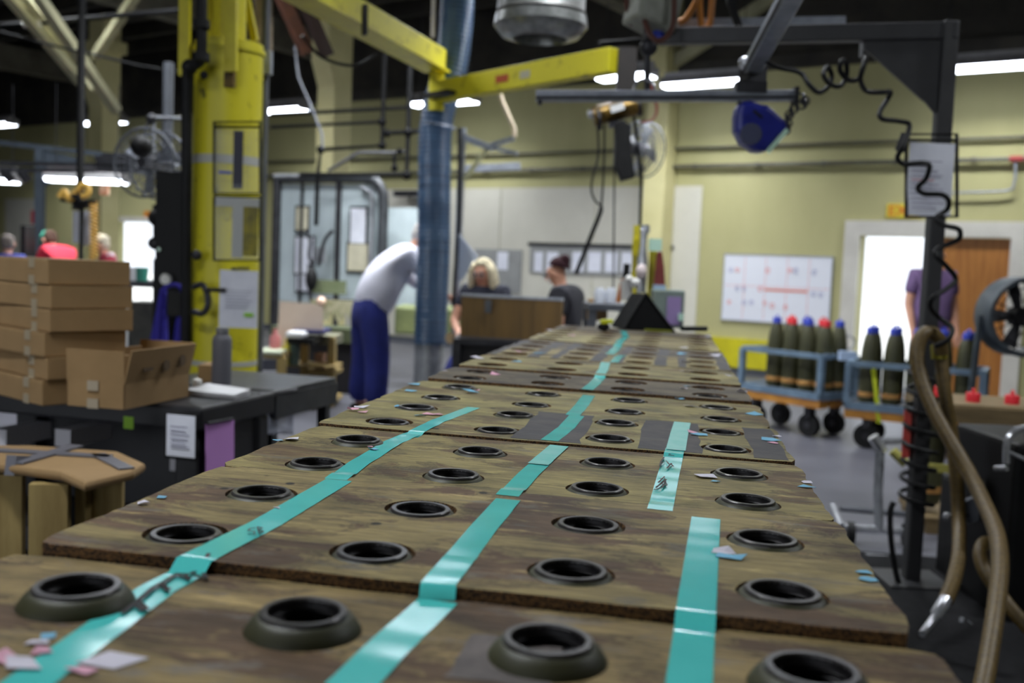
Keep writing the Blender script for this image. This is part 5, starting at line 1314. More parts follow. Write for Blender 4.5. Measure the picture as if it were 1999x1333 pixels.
# cart one: long side runs from the left corner to the near corner
zt = .40
A0, B0, C0 = H(1447, 748, zt), H(1600, 771, zt), H(1648, 761, zt)
ax = (B0-A0); L_ = min(max(ax.length, .8), 1.1); axn = V((ax.x, ax.y, 0)).normalized(); ayn = V((-axn.y, axn.x, 0))
if ayn.dot(C0-B0) < 0: ayn = -ayn
W_ = .5; c1 = B0-axn*L_/2+ayn*W_/2
cart(c1, axn, L_, W_, zt, 'blue-framed tow cart carrying shells, left of the doorway', None, None)
ordn = ('first', 'second', 'third', 'fourth', 'fifth')
for r in range(2):
    for k in range(4):
        p = V((c1.x, c1.y, zt-.005))+axn*((k-1.5)*.185+.09)+ayn*((r-.5)*.2)
        shell(p, 'red' if (k+r) % 2 else 'blue', 'shell on the left cart, %s row, %s from its left end' % (('front', 'back')[r], ordn[k]), 'shells on the carts', rz=k)
A2, B2 = H(1652, 786, .38), H(1800, 800, .38)
ax2 = V((axn.x, axn.y, 0)); ax2 = (V((B2.x-A2.x, B2.y-A2.y, 0))).normalized(); ay2 = V((-ax2.y, ax2.x, 0)); ay2 = ay2 if ay2.y > 0 else -ay2
L2 = 1.05; c2 = A2+ax2*L2/2+ay2*W_/2
cart(c2, ax2, L2, W_, .38, 'blue-framed tow cart carrying shells, in front of the doorway', None, None)
for r in range(2):
    for k in range(5):
        p = V((c2.x, c2.y, .375))+ax2*((k-2)*.19)+ay2*((r-.5)*.2)
        shell(p, 'blue', 'shell on the right cart, %s row, %s from its left end' % (('front', 'back')[r], ordn[k]), 'shells on the carts', rz=k*.7)
b = MB(); q0, q1 = P(1702, 692, 8.75), P(1716, 826, 8.6); b.beam(q0, q1, .035, .006); single('yellow_strap', b, mat('lime_strap', (176, 186, 30), None, rough=.6), 'lime yellow strap hanging from the right cart', 'strap')
b = MB().tube(ring(P(1656, 668, 9.4), .06, 20, BW[2]), .008, 6, closed=True); single('wire_loop', b, GALV, 'thin wire loop between the two carts', 'wire', smooth=True)
pbox(q := MB(), 1640, 686, 1672, 704, 9.0, .05); single('cart_label_plate', q, mat('pale_blue_plate', (190, 210, 240), None, rough=.3), 'shiny pale plate where the two carts meet', 'plate')

# pallet of shells with timber top at the right
PDp = 5.75
tz0 = P(1900, 790, PDp).z
t = thing('shell_pallet', 'timber-topped pallet of dark shells at the right edge', 'pallet', V((P(1900, 900, PDp+.3).x, P(1900, 900, PDp+.3).y, 0)))
pc2 = P(1925, 800, PDp+.28); pc2.z = 0; yw = CY-R(8); px_ = V((math.cos(yw), math.sin(yw), 0)); py_ = V((-math.sin(yw), math.cos(yw), 0))
for k in range(3):
    build('top_plank', MB().box(pc2+py_*(k-1)*.2+V((0, 0, tz0-.03)), (.78, .185, .05), yw), mat('pallet_timber', (126, 106, 72), (98, 82, 54), 4, .75, stretch=(1, 8, 8)), t)
    build('bottom_plank', MB().box(pc2+py_*(k-1)*.2+V((0, 0, .07)), (.78, .185, .04), yw), mat('pallet_timber', (150, 124, 82)), t)
build('fascia', MB().box(pc2-py_*.3+V((0, 0, tz0-.06)), (.78, .03, .09), yw), mat('pallet_timber', (150, 124, 82)), t)
for s in (-1, 1): build('skid', MB().box(pc2+px_*s*.33+V((0, 0, .025)), (.08, .6, .05), yw), mat('pallet_timber', (150, 124, 82)), t)
build('strap_bar', MB().beam(P(1805, 912, PDp-.12), P(1990, 924, PDp-.1), .012, .045), mat('yellow_strap_dull', (166, 160, 80), None, rough=.6), t)
nn = 0
for r in range(1):
    for k in range(4):
        p = pc2+px_*(k-1.5)*.215+py_*-.1+V((0, 0, .145)); nn += 1
        shell(V(p), 'red', 'shell with a red plug in the timber pallet, %s from the left' % ordn[k], 'shells in the timber pallet')
# wall fan on a stand at the right
fdir = rm(-.5, -1, 0)
FDp = 8.2; fc = P(1992, 618, FDp); fr = m(76, FDp)
t = thing('drum_fan', 'big dark grey drum fan at the right edge', 'fan', V((fc.x, fc.y, 0)))
fax = V((math.sin(CY)*.3+.12, -1, 0)).normalized(); xq = fax.cross(V((0, 0, 1))).normalized(); yq = xq.cross(fax)
DRM = mat('drum_grey', (62, 70, 76), (48, 54, 60), 6, .5)
X = frame_mat(fc, xq, yq, fax)
build('drum', MB().lathe([(fr, -.14), (fr*1.03, -.12), (fr, 0), (fr*1.03, .12), (fr, .14), (fr*.9, .14), (fr*.88, -.14), (fr, -.14)], 36, X), DRM, t, smooth=True)
build('motor', MB().tube([fc-fax*.1, fc+fax*.06], fr*.25, 14), BLK, t, smooth=True)
for k in range(5):
    a = 2*math.pi*k/5; d_ = xq*math.cos(a)+yq*math.sin(a); s_ = fax.cross(d_); b = MB()
    b.quad([fc+d_*fr*.2-s_*.03, fc+d_*fr*.82-s_*.06-fax*.02, fc+d_*fr*.82+s_*.06+fax*.02, fc+d_*fr*.2+s_*.03]); build('blade', b, DKM, t).modifiers.new('thickness', 'SOLIDIFY').thickness = .004
for q in (.45, .75): build('guard_ring', MB().tube(ring(fc+fax*.13, fr*q, 28, fax), .005, 4, closed=True), BLK, t)
for k in range(8):
    a = math.pi*k/8; d_ = xq*math.cos(a)+yq*math.sin(a); build('guard_spoke', MB().tube([fc-d_*fr*.9+fax*.13, fc+d_*fr*.9+fax*.13], .005, 4), BLK, t)
for s in (-1, 1): build('stand_leg', MB().beam(fc+xq*s*fr*1.03, V((fc.x, fc.y, .02))+xq*s*fr*1.2, .04, .04), DRM, t)
build('stand_foot', MB().box(V((fc.x, fc.y, .015)), (fr*2.6, .4, .03), CY), DRM, t)

# tan braided hoses
TAN = mat('tan_braided_hose', (104, 84, 42), (78, 62, 32), 60, .5)
HDp = 4.6
t = thing('braided_hose', 'thick tan hose hooked over the post and sweeping down right', 'hose', H(1960, 1333, 0))
pts = [P(1838, 690, HDp), P(1834, 664, HDp-.02), P(1818, 650, HDp-.04), P(1800, 654, HDp-.06), P(1790, 690, HDp-.08), P(1798, 740, HDp-.12), P(1822, 800, HDp-.2), P(1855, 860, HDp-.3), P(1890, 920, HDp-.4), P(1920, 980, HDp-.55), P(1945, 1040, HDp-.75), P(1952, 1100, HDp-.95), P(1945, 1180, HDp-1.15), P(1930, 1280, HDp-1.35), P(1915, 1360, HDp-1.5)]
build('hose_run', MB().tube(bez(pts, 8), .031, 12), TAN, t, smooth=True)
t = thing('braided_hose', 'tan hose hanging straight down to a bright steel nozzle', 'hose', H(1800, 1240, .1))
pts = [P(1836, 660, HDp+.05), P(1838, 700, HDp+.03), P(1845, 770, HDp), P(1856, 840, HDp), P(1866, 920, HDp-.02), P(1872, 1010, HDp-.04), P(1872, 1080, HDp-.2), P(1862, 1130, HDp-.36), P(1846, 1172, HDp-.5)]
build('hose_run', MB().tube(bez(pts, 8), .03, 12), TAN, t, smooth=True)
build('brass_joint', MB().tube([P(1832, 672, HDp+.02), P(1834, 700, HDp+.02)], .035, 10), mat('yellow_brass', (150, 140, 40), None, rough=.4, metal=.5), t)
build('steel_nozzle', MB().tube([P(1846, 1170, HDp-.5), P(1828, 1200, HDp-.56), P(1826, 1204, HDp-.57), P(1800, 1238, HDp-.66)], [.026, .026, .017, .015], 12), CHR, t, smooth=True, label='bright steel nozzle')
t = thing('braided_hose', 'short tan hose arching up at the lower right corner', 'hose', H(1990, 1200, 0.2))
pts = [P(1935, 1062, 4.0), P(1922, 1060, 3.95), P(1913, 1078, 3.9), P(1920, 1110, 3.85), P(1945, 1150, 3.8), P(1975, 1190, 3.75), P(2020, 1240, 3.7)]
build('hose_run', MB().tube(bez(pts, 8), .026, 12), TAN, t, smooth=True)
# black coil around the lower post
pts = []
for i in range(120):
    a = i*.42; z = 1.05-i*.0056
    p = V((base.x, base.y, z)); pts.append(p+V((math.cos(a)*.075, math.sin(a)*.075, 0)))
single('coiled_cable', MB().tube(pts, .011, 6), BLK, 'black coiled cable wound around the foot of the charcoal post', 'cable', smooth=True)
b = MB(); b.tube(bez([P(1745, 980, 4.8), P(1738, 1000, 4.8), P(1740, 1060, 4.8), P(1752, 1130, 4.8), P(1770, 1190, 4.8)], 6), .014, 8); single('black_cable', b, BLK, 'black cable curving down left of the post foot', 'cable', smooth=True)
# red strip fixed beside the post
b = MB().beam(P(1773, 800, 4.86), P(1767, 892, 4.86), .035, .03); single('red_marker_strip', b, mat('marker_red', (222, 74, 62), None, rough=.5), 'short red marker strip along the left of the charcoal post', 'marker')
# chrome tube trolley
TD = 5.6
t = thing('tube_trolley', 'low bright steel tube trolley standing by the post', 'trolley', V((P(1700, 1040, TD).x, P(1700, 1040, TD).y, 0)))
zlow = H(1680, 1096, 0)
def tb(ps, r_=.02, nm='tube', mt=CHR): build(nm, MB().tube([P(x, y, d) for x, y, d in ps], r_, 8), mt, t, smooth=True)
tb([(1626, 988, TD+.1), (1642, 1028, TD-.05)], .024); tb([(1640, 992, TD+.2), (1722, 1000, TD+.2), (1778, 1004, TD+.2)], .017, mt=GRM); tb([(1646, 1030, TD-.05), (1716, 1034, TD-.05), (1790, 1040, TD-.05)], .024)
tb([(1716, 1034, TD-.05), (1714, 960, TD-.05), (1718, 880, TD-.05), (1714, 862, TD-.05)], .026, mt=GALV); tb([(1704, 852, TD-.05), (1724, 882, TD-.05)], .03)
tb([(1718, 862, TD), (1800, 856, TD+.1)], .022); tb([(1690, 1086, TD-.3), (1800, 1098, TD-.3), (1890, 1108, TD-.3)], .02)
tb([(1742, 880, TD-.1), (1768, 905, TD-.12)], .026, 'yellow_grip', mat('dull_yellow', (170, 164, 84), None, rough=.6))
for x in (1660, 1770):
    q0 = P(x, 1040, TD-.05); build('wheel', MB().tube([V((q0.x-.02, q0.y, .06)), V((q0.x+.02, q0.y, .06))], .06, 14), BLK, t, smooth=True)
    build('stem', MB().tube([V((q0.x, q0.y, .1)), q0], .015, 8), GRM, t)
# dark machine on the right edge
MD = 4.2
t = thing('dark_machine', 'black steel machine with chrome rails at the lower right', 'machine', V((P(1985, 1150, MD).x, P(1985, 1150, MD).y, 0)))
MBK = mat('black_machine_steel', (18, 18, 19), (12, 12, 13), 6, .5, .1, spec=.25)
pbox(q := MB(), 1968, 868, 2140, 1330, MD+.1, .6); build('housing', q, MBK, t, bevel=.02)
pbox(q := MB(), 1896, 955, 1968, 1260, MD+.5, .4); build('side_box', q, MBK, t, bevel=.02)
build('round_cover', MB().tube([P(1950, 960, MD+.3), P(1950, 960, MD+.4)], .08, 20), mat('cover_grey', (62, 60, 58), None, rough=.5), t)
build('chrome_rail', MB().tube(bez([P(1964, 905, MD), P(1965, 870, MD), P(1972, 850, MD), P(1990, 838, MD), P(2030, 830, MD)], 5), .014, 8), CHR, t, smooth=True)
build('chrome_rail', MB().tube([P(1968, 882, MD), P(2030, 910, MD)], .008, 8), CHR, t); build('chrome_rail', MB().tube([P(1942, 914, MD+.1), P(1966, 914, MD+.05)], .012, 8), CHR, t)
build('bolt', MB().tube([P(1846, 1008, MD+.4), P(1895, 1004, MD+.4)], .013, 8), DKM, t); build('bolt_head', MB().ball(P(1848, 1008, MD+.4), .02, 8, 6), CHR, t)
build('bracket', MB().beam(P(1886, 975, MD+.4), P(1905, 1015, MD+.4), .03, .08), GRM, t)
build('foot_plate', MB().beam(P(1888, 1224, MD+.1), P(1924, 1240, MD+.1), .05, .05), GALV, t); build('foot_screw', MB().tube([P(1878, 1205, MD+.1), P(1874, 1236, MD+.1)], .01, 8), CHR, t)
b = MB(); q0 = H(1880, 1310, .0); b.box(q0+V((0, 0, .003)), (.16, .3, .004), .3); single('floor_tape', b, mat('faded_yellow_tape', (112, 108, 50), None, rough=.7), 'faded yellow tape patch on the floor at lower right', 'tape')
# ================================================================== boxes, carts and stool on the left
LD = 3.75; tabz = P(300, 800, LD).z
yc = CY-R(16); lx = V((math.cos(yc), math.sin(yc), 0)); ly = V((-math.sin(yc), math.cos(yc), 0))
BPL = mat('black_plastic_cart', (26, 26, 30), (34, 34, 38), 8, .5)
# black utility cart
corner = P(392, 812, LD); cart_c = V((corner.x, corner.y, 0))-lx*.62+ly*.275
t = thing('utility_cart', 'black plastic utility cart under the cardboard boxes', 'cart', cart_c)
czt = corner.z+.03
build('top_tray', MB().box(cart_c+V((0, 0, czt-.045)), (1.24, .55, .09), yc), BPL, t, bevel=.012)
build('lower_tray', MB().box(cart_c+V((0, 0, .28)), (1.2, .51, .1), yc), BPL, t, bevel=.012)
for sx in (-1, 1):
    for sy in (-1, 1):
        p = cart_c+lx*sx*.55+ly*sy*.21
        build('leg', MB().box(V((p.x, p.y, (czt-.09+.23)/2)), (.11, .09, czt-.09-.23), yc), BPL, t, bevel=.015)
        build('caster', MB().tube([V((p.x, p.y, .07))-lx*.02, V((p.x, p.y, .07))+lx*.02], .07, 14), BLK, t, smooth=True)
        build('caster_stem', MB().box(V((p.x, p.y, .185)), (.06, .06, .1), yc), DKM, t)
build('darkening_panel', MB().box(cart_c+ly*.25+V((0, 0, (czt+.2)/2)), (1.1, .02, czt-.3), yc), BPL, t)  # added so that the inside of the cart looks dark
build('side_panel', MB().box(cart_c+lx*.58+V((0, 0, (czt+.2)/2)), (.02, .36, czt-.3), yc), BPL, t)
build('green_sticker', MB().box(P(251, 825, LD-.03), (.04, .004, .045), yc), mat('lime_sticker', (140, 190, 40), None, rough=.6), t)
for x0, x1 in ((-20, 15), (105, 140), (330, 360)):
    pbox(q := MB(), x0, 838 if x0 < 300 else 880, x1, 872 if x0 < 300 else 920, LD+.3, .25, yc); single('white_carton', q, mat('carton_white', (206, 204, 210), None, rough=.8), 'white carton inside the black cart, %s' % ('at the far left', 'above the stool', 'near the hanging sheet')[(-20, 105, 330).index(x0)], 'carton')
# hanging sheets
def hang(x0, y0, x1, y1, d, mt, label, yaw):
    t = thing('hanging_sheet', label, 'paper', P((x0+x1)/2, y1, d)); pbox(q := MB(), x0, y0, x1, y1, d, .003, yaw); build('sheet', q, mt, t)
    for k in range(7): pbox(q := MB(), x0+8, y0+14+k*8, x1-12-(k % 3)*4, y0+15.6+k*8, d-.002, .002, yaw); build('print_line', q, mat('print_grey2', (150, 148, 168), None, rough=.8), t)
    pbox(q := MB(), x1-18, y1-20, x1-8, y1-9, d-.002, .002, yaw); build('stamp', q, mat('stamp_grey', (110, 108, 124), None, rough=.8), t)
hang(322, 810, 383, 892, LD-.06, WHT, 'white sheet in a sleeve on the front of the black cart', yc)
pbox(q := MB(), 318, 806, 386, 898, LD-.045, .006, yc); single('sheet_sleeve', q, BLK, 'black sleeve behind the white sheet on the cart', 'sleeve')
t = thing('hanging_sheet', 'lilac sheet hanging on the side of the cart by the steel table', 'paper', P(430, 935, 3.86))
build('sheet', MB().quad([P(402, 828, 3.78), P(402, 940, 3.78), P(457, 925, 3.97), P(457, 818, 3.97)]), PNK, t).modifiers.new('thickness', 'SOLIDIFY').thickness = .003
build('clip', MB().tube([P(404, 826, 3.77), P(455, 817, 3.96)], .006, 6), DKM, t)

# cardboard boxes
TAPE = mat('clear_brown_tape', (160, 146, 122), None, rough=.35)
def carton(c, sx, sy, sz, yaw, label, tapes=True, group='cardboard boxes stacked on the cart'):
    """closed carton, c = centre of its base"""
    c = V(c); t = thing('cardboard_box', label, 'box', c, group)
    x = V((math.cos(yaw), math.sin(yaw), 0)); y = V((-math.sin(yaw), math.cos(yaw), 0))
    build('carton_body', MB().box(c+V((0, 0, sz/2-.001)), (sx, sy, sz-.006), yaw), CARD, t, bevel=.004)
    for s in (-1, 1): build('lid_flap', MB().box(c+y*s*sy*.25+V((0, 0, sz-.003)), (sx, sy/2-.003, .005), yaw), CARD, t)
    if tapes:
        build('tape_tab', MB().box(c-y*(sy/2+.001)+x*(sx/2-.125)+V((0, 0, sz-.016)), (.045, .002, .034), yaw), TAPE, t)
        build('tape_tab', MB().box(c-y*(sy/2+.001)+x*(sx/2-.125)+V((0, 0, .016)), (.045, .002, .034), yaw), TAPE, t)
        build('tape_tab', MB().box(c-y*(sy/2-.05)+x*(sx/2-.125)+V((0, 0, sz+.0008)), (.045, .1, .002), yaw), TAPE, t)
    return t
byaw2 = CY+R(38)
bx = V((math.cos(byaw2), math.sin(byaw2), 0)); by = V((-math.sin(byaw2), math.cos(byaw2), 0))
names = ['lowest', 'second from the bottom', 'third from the bottom', 'fourth from the bottom', 'fifth from the bottom', 'topmost']
# near vertical edge of each box in the stack (pixel x) and its top / bottom
edges = [(82, 743, 793), (92, 697, 742), (86, 648, 697), (97, 604, 650), (99, 556, 603), (93, 505, 556)]
zc = czt; BXD = 3.62
for k, (ex, y0, y1) in enumerate(edges):
    e = P(ex, (y0+y1)/2, BXD); hz = m(y1-y0, BXD)
    sxx, syy = .56, .315
    # e is the near corner: left face runs to the left-back, right face to the right-back
    yw_ = CY+R(-24); x_ = V((math.cos(yw_), math.sin(yw_), 0)); y_ = V((-math.sin(yw_), math.cos(yw_), 0))
    yw2 = CY-R(62)
    fx_ = V((-math.cos(R(16)-0), 0, 0))
    ang = CY+R(12)                                                # left face direction (seen broad)
    L = V((-math.cos(ang-R(30)), -math.sin(ang-R(30)), 0)); Rr = V((-L.y, L.x, 0))
    yaw_b = CY+R(-40+random.uniform(-2, 2))
    x_ = V((math.cos(yaw_b), math.sin(yaw_b), 0)); y_ = V((-math.sin(yaw_b), math.cos(yaw_b), 0))
    c = V((e.x, e.y, zc))-x_*sxx/2+y_*syy/2
    carton(c, sxx, syy, hz, yaw_b, '%s flat cardboard box of the taped stack' % names[k]); zc += hz
# open box in front
e = P(243, 750, 3.6); yaw_o = CY+R(-13.6); x_ = V((math.cos(yaw_o), math.sin(yaw_o), 0)); y_ = V((-math.sin(yaw_o), math.cos(yaw_o), 0))
sxx, syy, hz = .235, .42, m(52, 3.6)
c = V((e.x, e.y, czt))-x_*sxx/2+y_*syy/2
t = thing('open_cardboard_box', 'open cardboard box with raised flaps in front of the stack', 'box', c)
def wallp(a, b2, z0, z1, nm, lean=V((0, 0, 0))):
    q = MB(); q.quad([a+V((0, 0, z0)), b2+V((0, 0, z0)), b2+V((0, 0, z1))+lean, a+V((0, 0, z1))+lean]); o = build(nm, q, CARD, t); o.modifiers.new('thickness', 'SOLIDIFY').thickness = .005; return o
p00, p10, p11, p01 = c-x_*sxx/2-y_*syy/2, c+x_*sxx/2-y_*syy/2, c+x_*sxx/2+y_*syy/2, c-x_*sxx/2+y_*syy/2
for a, b2 in ((p00, p10), (p10, p11), (p11, p01), (p01, p00)): wallp(a+V((0, 0, .004)), b2+V((0, 0, .004)), 0, hz, 'side_wall')
build('floor_panel', MB().box(c+V((0, 0, .005)), (sxx-.01, syy-.01, .004), yaw_o), CARD, t)
wallp(p00, p10, hz, hz+.115, 'flap', -y_*.006); wallp(p10, p11, hz, hz+.12, 'flap', x_*.03); wallp(p11, p01, hz, hz+.12, 'flap', y_*.03); wallp(p01, p00, hz, hz+.1, 'flap', x_*.02)
build('tape_tab', MB().box(p00.lerp(p10, .47)-y_*.005+V((0, 0, hz-.012)), (.045, .002, .035), yaw_o), TAPE, t); build('tape_tab', MB().box(p00.lerp(p10, .47)-y_*.005+V((0, 0, .018)), (.045, .002, .035), yaw_o), TAPE, t)
pr = mat('box_print', (92, 74, 52), None, rough=.8)
for f_, z_ in ((.55, hz+.05), (.8, hz+.06)):
    q = p10.lerp(p11, f_)+x_*(.006+.03*(z_-hz)/.12)+V((0, 0, z_)); build('printed_mark', MB().tube([q, q+x_*.002], .022, 12), pr, t)
q = p10.lerp(p11, .28)+x_*(.017)+V((0, 0, hz+.045)); build('printed_mark', MB().box(q, (.003, .06, .012), yaw_o), pr, t)
# small brown carton, bottle, paper on the steel table
ST = 4.6; stz = P(480, 765, ST).z
t = thing('steel_table', 'grey steel work table behind the black cart', 'table', V((P(470, 790, ST+.4).x, P(470, 790, ST+.4).y, 0)))
tc_ = V((corner.x, corner.y, 0))+ly*(.57+.3)-lx*.33; yst = CY-R(16); tx = V((math.cos(yst), math.sin(yst), 0)); ty = V((-math.sin(yst), math.cos(yst), 0)); stz = czt-.01
STM = mat('steel_table_top', (96, 98, 100), (78, 80, 82), 8, .3, .7)
build('table_top', MB().box(tc_+tx*.0+V((0, 0, stz)), (.62, .58, .025), yst), STM, t, bevel=.005)
build('front_apron', MB().box(tc_-ty*.28+V((0, 0, stz-.06)), (.62, .015, .1), yst), STM, t)
build('side_apron', MB().box(tc_+tx*.31+V((0, 0, stz-.06)), (.015, .58, .1), yst), STM, t)
for sx in (-1, 1):
    for sy in (-1, 1):
        p = tc_+tx*sx*.27+ty*sy*.25; build('leg', MB().box(V((p.x, p.y, stz/2)), (.045, .045, stz-.02), yst), STM, t)
bo = H(432, 754, stz)
t = thing('spray_bottle', 'dull grey bottle standing on the steel table', 'bottle', V((bo.x, bo.y, stz+.012)))
r_ = m(19, 4.4); build('bottle_body', MB().lathe([(.001, 0), (r_, 0), (r_, .19), (r_*.9, .205), (r_*.6, .22), (r_*.6, .235), (.001, .235)], 20, upz(ORG[t])), mat('dull_grey_bottle', (96, 96, 104), None, rough=.6), t, smooth=True)
build('bottle_cap', MB().lathe([(r_*.62, .225), (r_*.66, .225), (r_*.66, .245), (.001, .248)], 20, upz(ORG[t])), GALV, t, smooth=True)
b = MB(); pbox(b, 386, 712, 412, 753, 4.5, .15); single('small_carton', b, CARD, 'small brown carton behind the grey bottle', 'box', bevel=.004)
b = MB(); q0 = H(425, 770, stz+.014)
rnp = random.Random(2)
for i in range(6):
    a = i; b.add([q0+tx*(-.1+rnp.uniform(-.01, .01))+ty*-.08+V((0, 0, .004*i)), q0+tx*.12+ty*(-.07+rnp.uniform(-.01, .01))+V((0, 0, .003*i)), q0+tx*.1+ty*.08+V((0, 0, .004*i)), q0+tx*-.1+ty*.09+V((0, 0, .006*i))], [(0, 1, 2, 3)])
o = single('paper_pile', b, mat('paper_white', (222, 222, 224)), 'loose pile of white paper at the front of the steel table', 'paper'); o.modifiers.new('thickness', 'SOLIDIFY').thickness = .001
b = MB().lathe([(.001, 0), (.016, 0), (.018, .05), (.001, .055)], 12, upz(H(385, 764, stz+.012))); single('small_pot', b, mat('cup_white', (226, 224, 220)), 'small white pot at the corner of the open box', 'pot', smooth=True)
# clear plastic bag hanging on the steel table
t = thing('plastic_bag', 'shiny clear plastic bag hung on the steel table corner', 'bag', P(552, 850, ST+.1))
b = MB(); nn_ = 9
for j in range(nn_):
    for i in range(nn_):
        p = P(512+i*7.6, 772+j*9.5, 4.25+i*.03+.03*NZ.noise(V((i*.8, j*.7, 3)))*1.5); b.v.append(p)
for j in range(nn_-1):
    for i in range(nn_-1): b.f.append((j*nn_+i, j*nn_+i+1, (j+1)*nn_+i+1, (j+1)*nn_+i)); b.mi.append(0)
bagm = mat('clear_bag_film', (176, 180, 196), None, rough=.12); bagm.node_tree.nodes['Principled BSDF'].inputs['Alpha'].default_value = .55
build('film', b, bagm, t, smooth='all').modifiers.new('thickness', 'SOLIDIFY').thickness = .001
build('hanger_rail', MB().tube([P(505, 772, 4.2), P(578, 762, 4.48)], .012, 8), DKM, t)

# wooden stool with padded cardboard top
SDp = 3.1
stl = thing('padded_stool', 'wooden stool topped with taped brown cardboard at lower left', 'stool', V((P(130, 950, SDp).x, P(130, 950, SDp).y, 0)))
ctr = H(95, 893, P(130, 900, SDp).z); sz_ = ctr.z
yS = CY+R(8); ux = V((math.cos(yS), math.sin(yS), 0)); uy = V((-math.sin(yS), math.cos(yS), 0))
rim = []
for p_ in ((-40, 868), (60, 868), (232, 880), (284, 903), (262, 918), (165, 942), (118, 920), (10, 906), (-60, 900)):
    rim.append(H(p_[0], p_[1], sz_))
k = len(rim); b = MB(); b.add([p for p in rim]+[p-V((0, 0, .03)) for p in rim], [tuple(range(k))[::-1], tuple(range(k, 2*k))]+[(i, (i+1) % k, (i+1) % k+k, i+k) for i in range(k)])
build('cardboard_top', b, CARD, stl, bevel=.012)
DT_ = mat('grey_duct_tape', (98, 98, 106), None, rough=.45)
def strip(a, c2, wd, dz=.004):
    a, c2 = H(*a, sz_), H(*c2, sz_); q = MB().beam(a+V((0, 0, dz)), c2+V((0, 0, dz)), wd, .004); build('duct_tape', q, DT_, stl)
strip((-50, 878), (215, 893), .045); strip((190, 888), (248, 917), .045); strip((150, 872), (30, 907), .05, .005)
build('tape_fold', MB().beam(H(20, 908, sz_-.002), H(62, 910, sz_-.03), .03, .06), DT_, stl)
for (x, y, dd) in ((98, 950, SDp-.12), (205, 950, SDp+.05), (10, 950, SDp-.02)):
    q0 = P(x, y, dd); ww = .11
    build('leg', MB().box(V((q0.x, q0.y, (sz_-.04)/2)), (ww, .035, sz_-.04), yS), PINE, stl, bevel=.003)
q0 = P(130, 950, SDp-.08); build('leg', MB().box(V((q0.x, q0.y+.1, (sz_-.04)/2)), (.03, .12, sz_-.04), yS), PINE, stl)
q0 = P(105, 1010, SDp+.05); build('stretcher', MB().box(V((q0.x, q0.y, .25)), (.45, .03, .09), yS), PINE, stl)

# ================================================================== far left
# blue-grey bracket post with gusset
fx0 = P(78, 430, 15.5); t = thing('gusseted_stand', 'blue-grey post with triangular gusset on the far left', 'steel frame', V((fx0.x, fx0.y, 0)))
FB = mat('blue_grey_frame', (74, 84, 94), (62, 70, 80), 5, .5)
ztp = P(78, 293, 15.5).z; build('post', MB().box(V((fx0.x, fx0.y, ztp/2)), (.12, .12, ztp), CY), FB, t)
X = frame_mat(V((fx0.x, fx0.y, ztp)), xx, yy, V((0, 0, 1))); build('gusset', MB().prism([(.05, 0), (.68, -.12), (.42, -.2), (.15, -.5), (.05, -.56)], .03, X), FB, t)
build('top_beam', MB().beam(V((fx0.x, fx0.y, ztp))-xx*.9+V((0, 0, .1)), V((fx0.x, fx0.y, ztp-.12))+xx*2.2, .06, .07), FB, t)
t = thing('tool_rack', 'dark overhead tool rack with parallel rails on the left', 'rack', P(270, 345, 10.5))
for (x0, y0), (x1, y1), r_ in (((185, 308), (375, 304), .02), ((188, 316), (375, 312), .03), ((190, 330), (375, 338), .03), ((0, 318), (185, 322), .02), ((0, 332), (188, 333), .02), ((200, 302), (372, 298), .014)):
    build('rail', MB().beam(P(x0, y0, 10.5), P(x1, y1, 10.5), .04, r_*2), DKM, t)
build('rack_body', MB().beam(P(190, 322, 10.6), P(290, 324, 10.6), .1, .06), BLK, t)
for x, y in ((288, 315), (285, 338)): build('clip_light', MB().beam(P(x-12, y, 10.45), P(x+12, y, 10.45), .03, .03), ALU, t)
for x in (265, 312, 344): build('hook', MB().ball(P(x, 324, 10.4), .03, 8, 6), GALV, t)
for x in (8, 40): build('hung_tool', MB().tube([P(x, 335, 10.5), P(x+14, 352, 10.5)], .05, 8), DKM, t)
f = cage_fan(P(296, 320, 8.6), m(66, 8.6), rm(.35, -1, 0)*-1, 'large grey caged fan on a pole left of the mast', GRM, 3, depth=.22, spokes=24, motor=DKM)
build('motor_box', MB().ball(P(276, 286, 8.3), (.09, .09, .09)), BLK, f, smooth=True)
q0 = P(326, 330, 8.8); build('pole', MB().tube([V((q0.x, q0.y, .0)), V((q0.x, q0.y, P(326, 125, 8.8).z))], .045, 10), GRM, f, smooth=True)
build('hanger', MB().tube([P(292, 230, 8.6), P(276, 280, 8.5)], .012, 6), DKM, f); build('hanger', MB().tube([P(300, 235, 8.6), P(300, 300, 8.6)], .015, 6), GALV, f)
build('joint', MB().ball(P(296, 232, 8.6), .045, 10, 7), DKM, f, smooth=True); build('cross_arm', MB().tube([P(300, 230, 8.6), P(360, 232, 8.7)], .02, 8), GRM, f)
# drop pipe with star hub and yellow coil
t = thing('drop_pipe', 'black drop pipe with a star-shaped hub on the left', 'pipe', P(157, 500, 9.5))
build('pipe_run', MB().tube([P(160, -20, 9.5), P(156, 396, 9.5)], .035, 10), BLK, t, smooth=True); build('lower_rod', MB().tube([P(160, 396, 9.5), P(158, 520, 9.5)], .02, 8), BLK, t, smooth=True)
for k in range(5):
    a = R(18+72*k); c0 = P(156, 396, 9.45); d_ = xx*math.cos(a)*1.0+V((0, 0, math.sin(a)*.35))-yy*math.sin(a)*.8
    build('hub_arm', MB().beam(c0, c0+d_*.17, .05, .03), BLK, t)
build('hub', MB().ball(P(156, 396, 9.45), .07, 12, 8), BLK, t, smooth=True)
COIL = mat('yellow_coil_hose', (222, 178, 84), (200, 156, 70), 10, .45)
pts = []
for i in range(200):
    a = i*.5; f_ = i/199; c0 = P(183, 395+f_*112, 9.4); pts.append(c0+V((math.cos(a)*.034, math.sin(a)*.034, 0)))
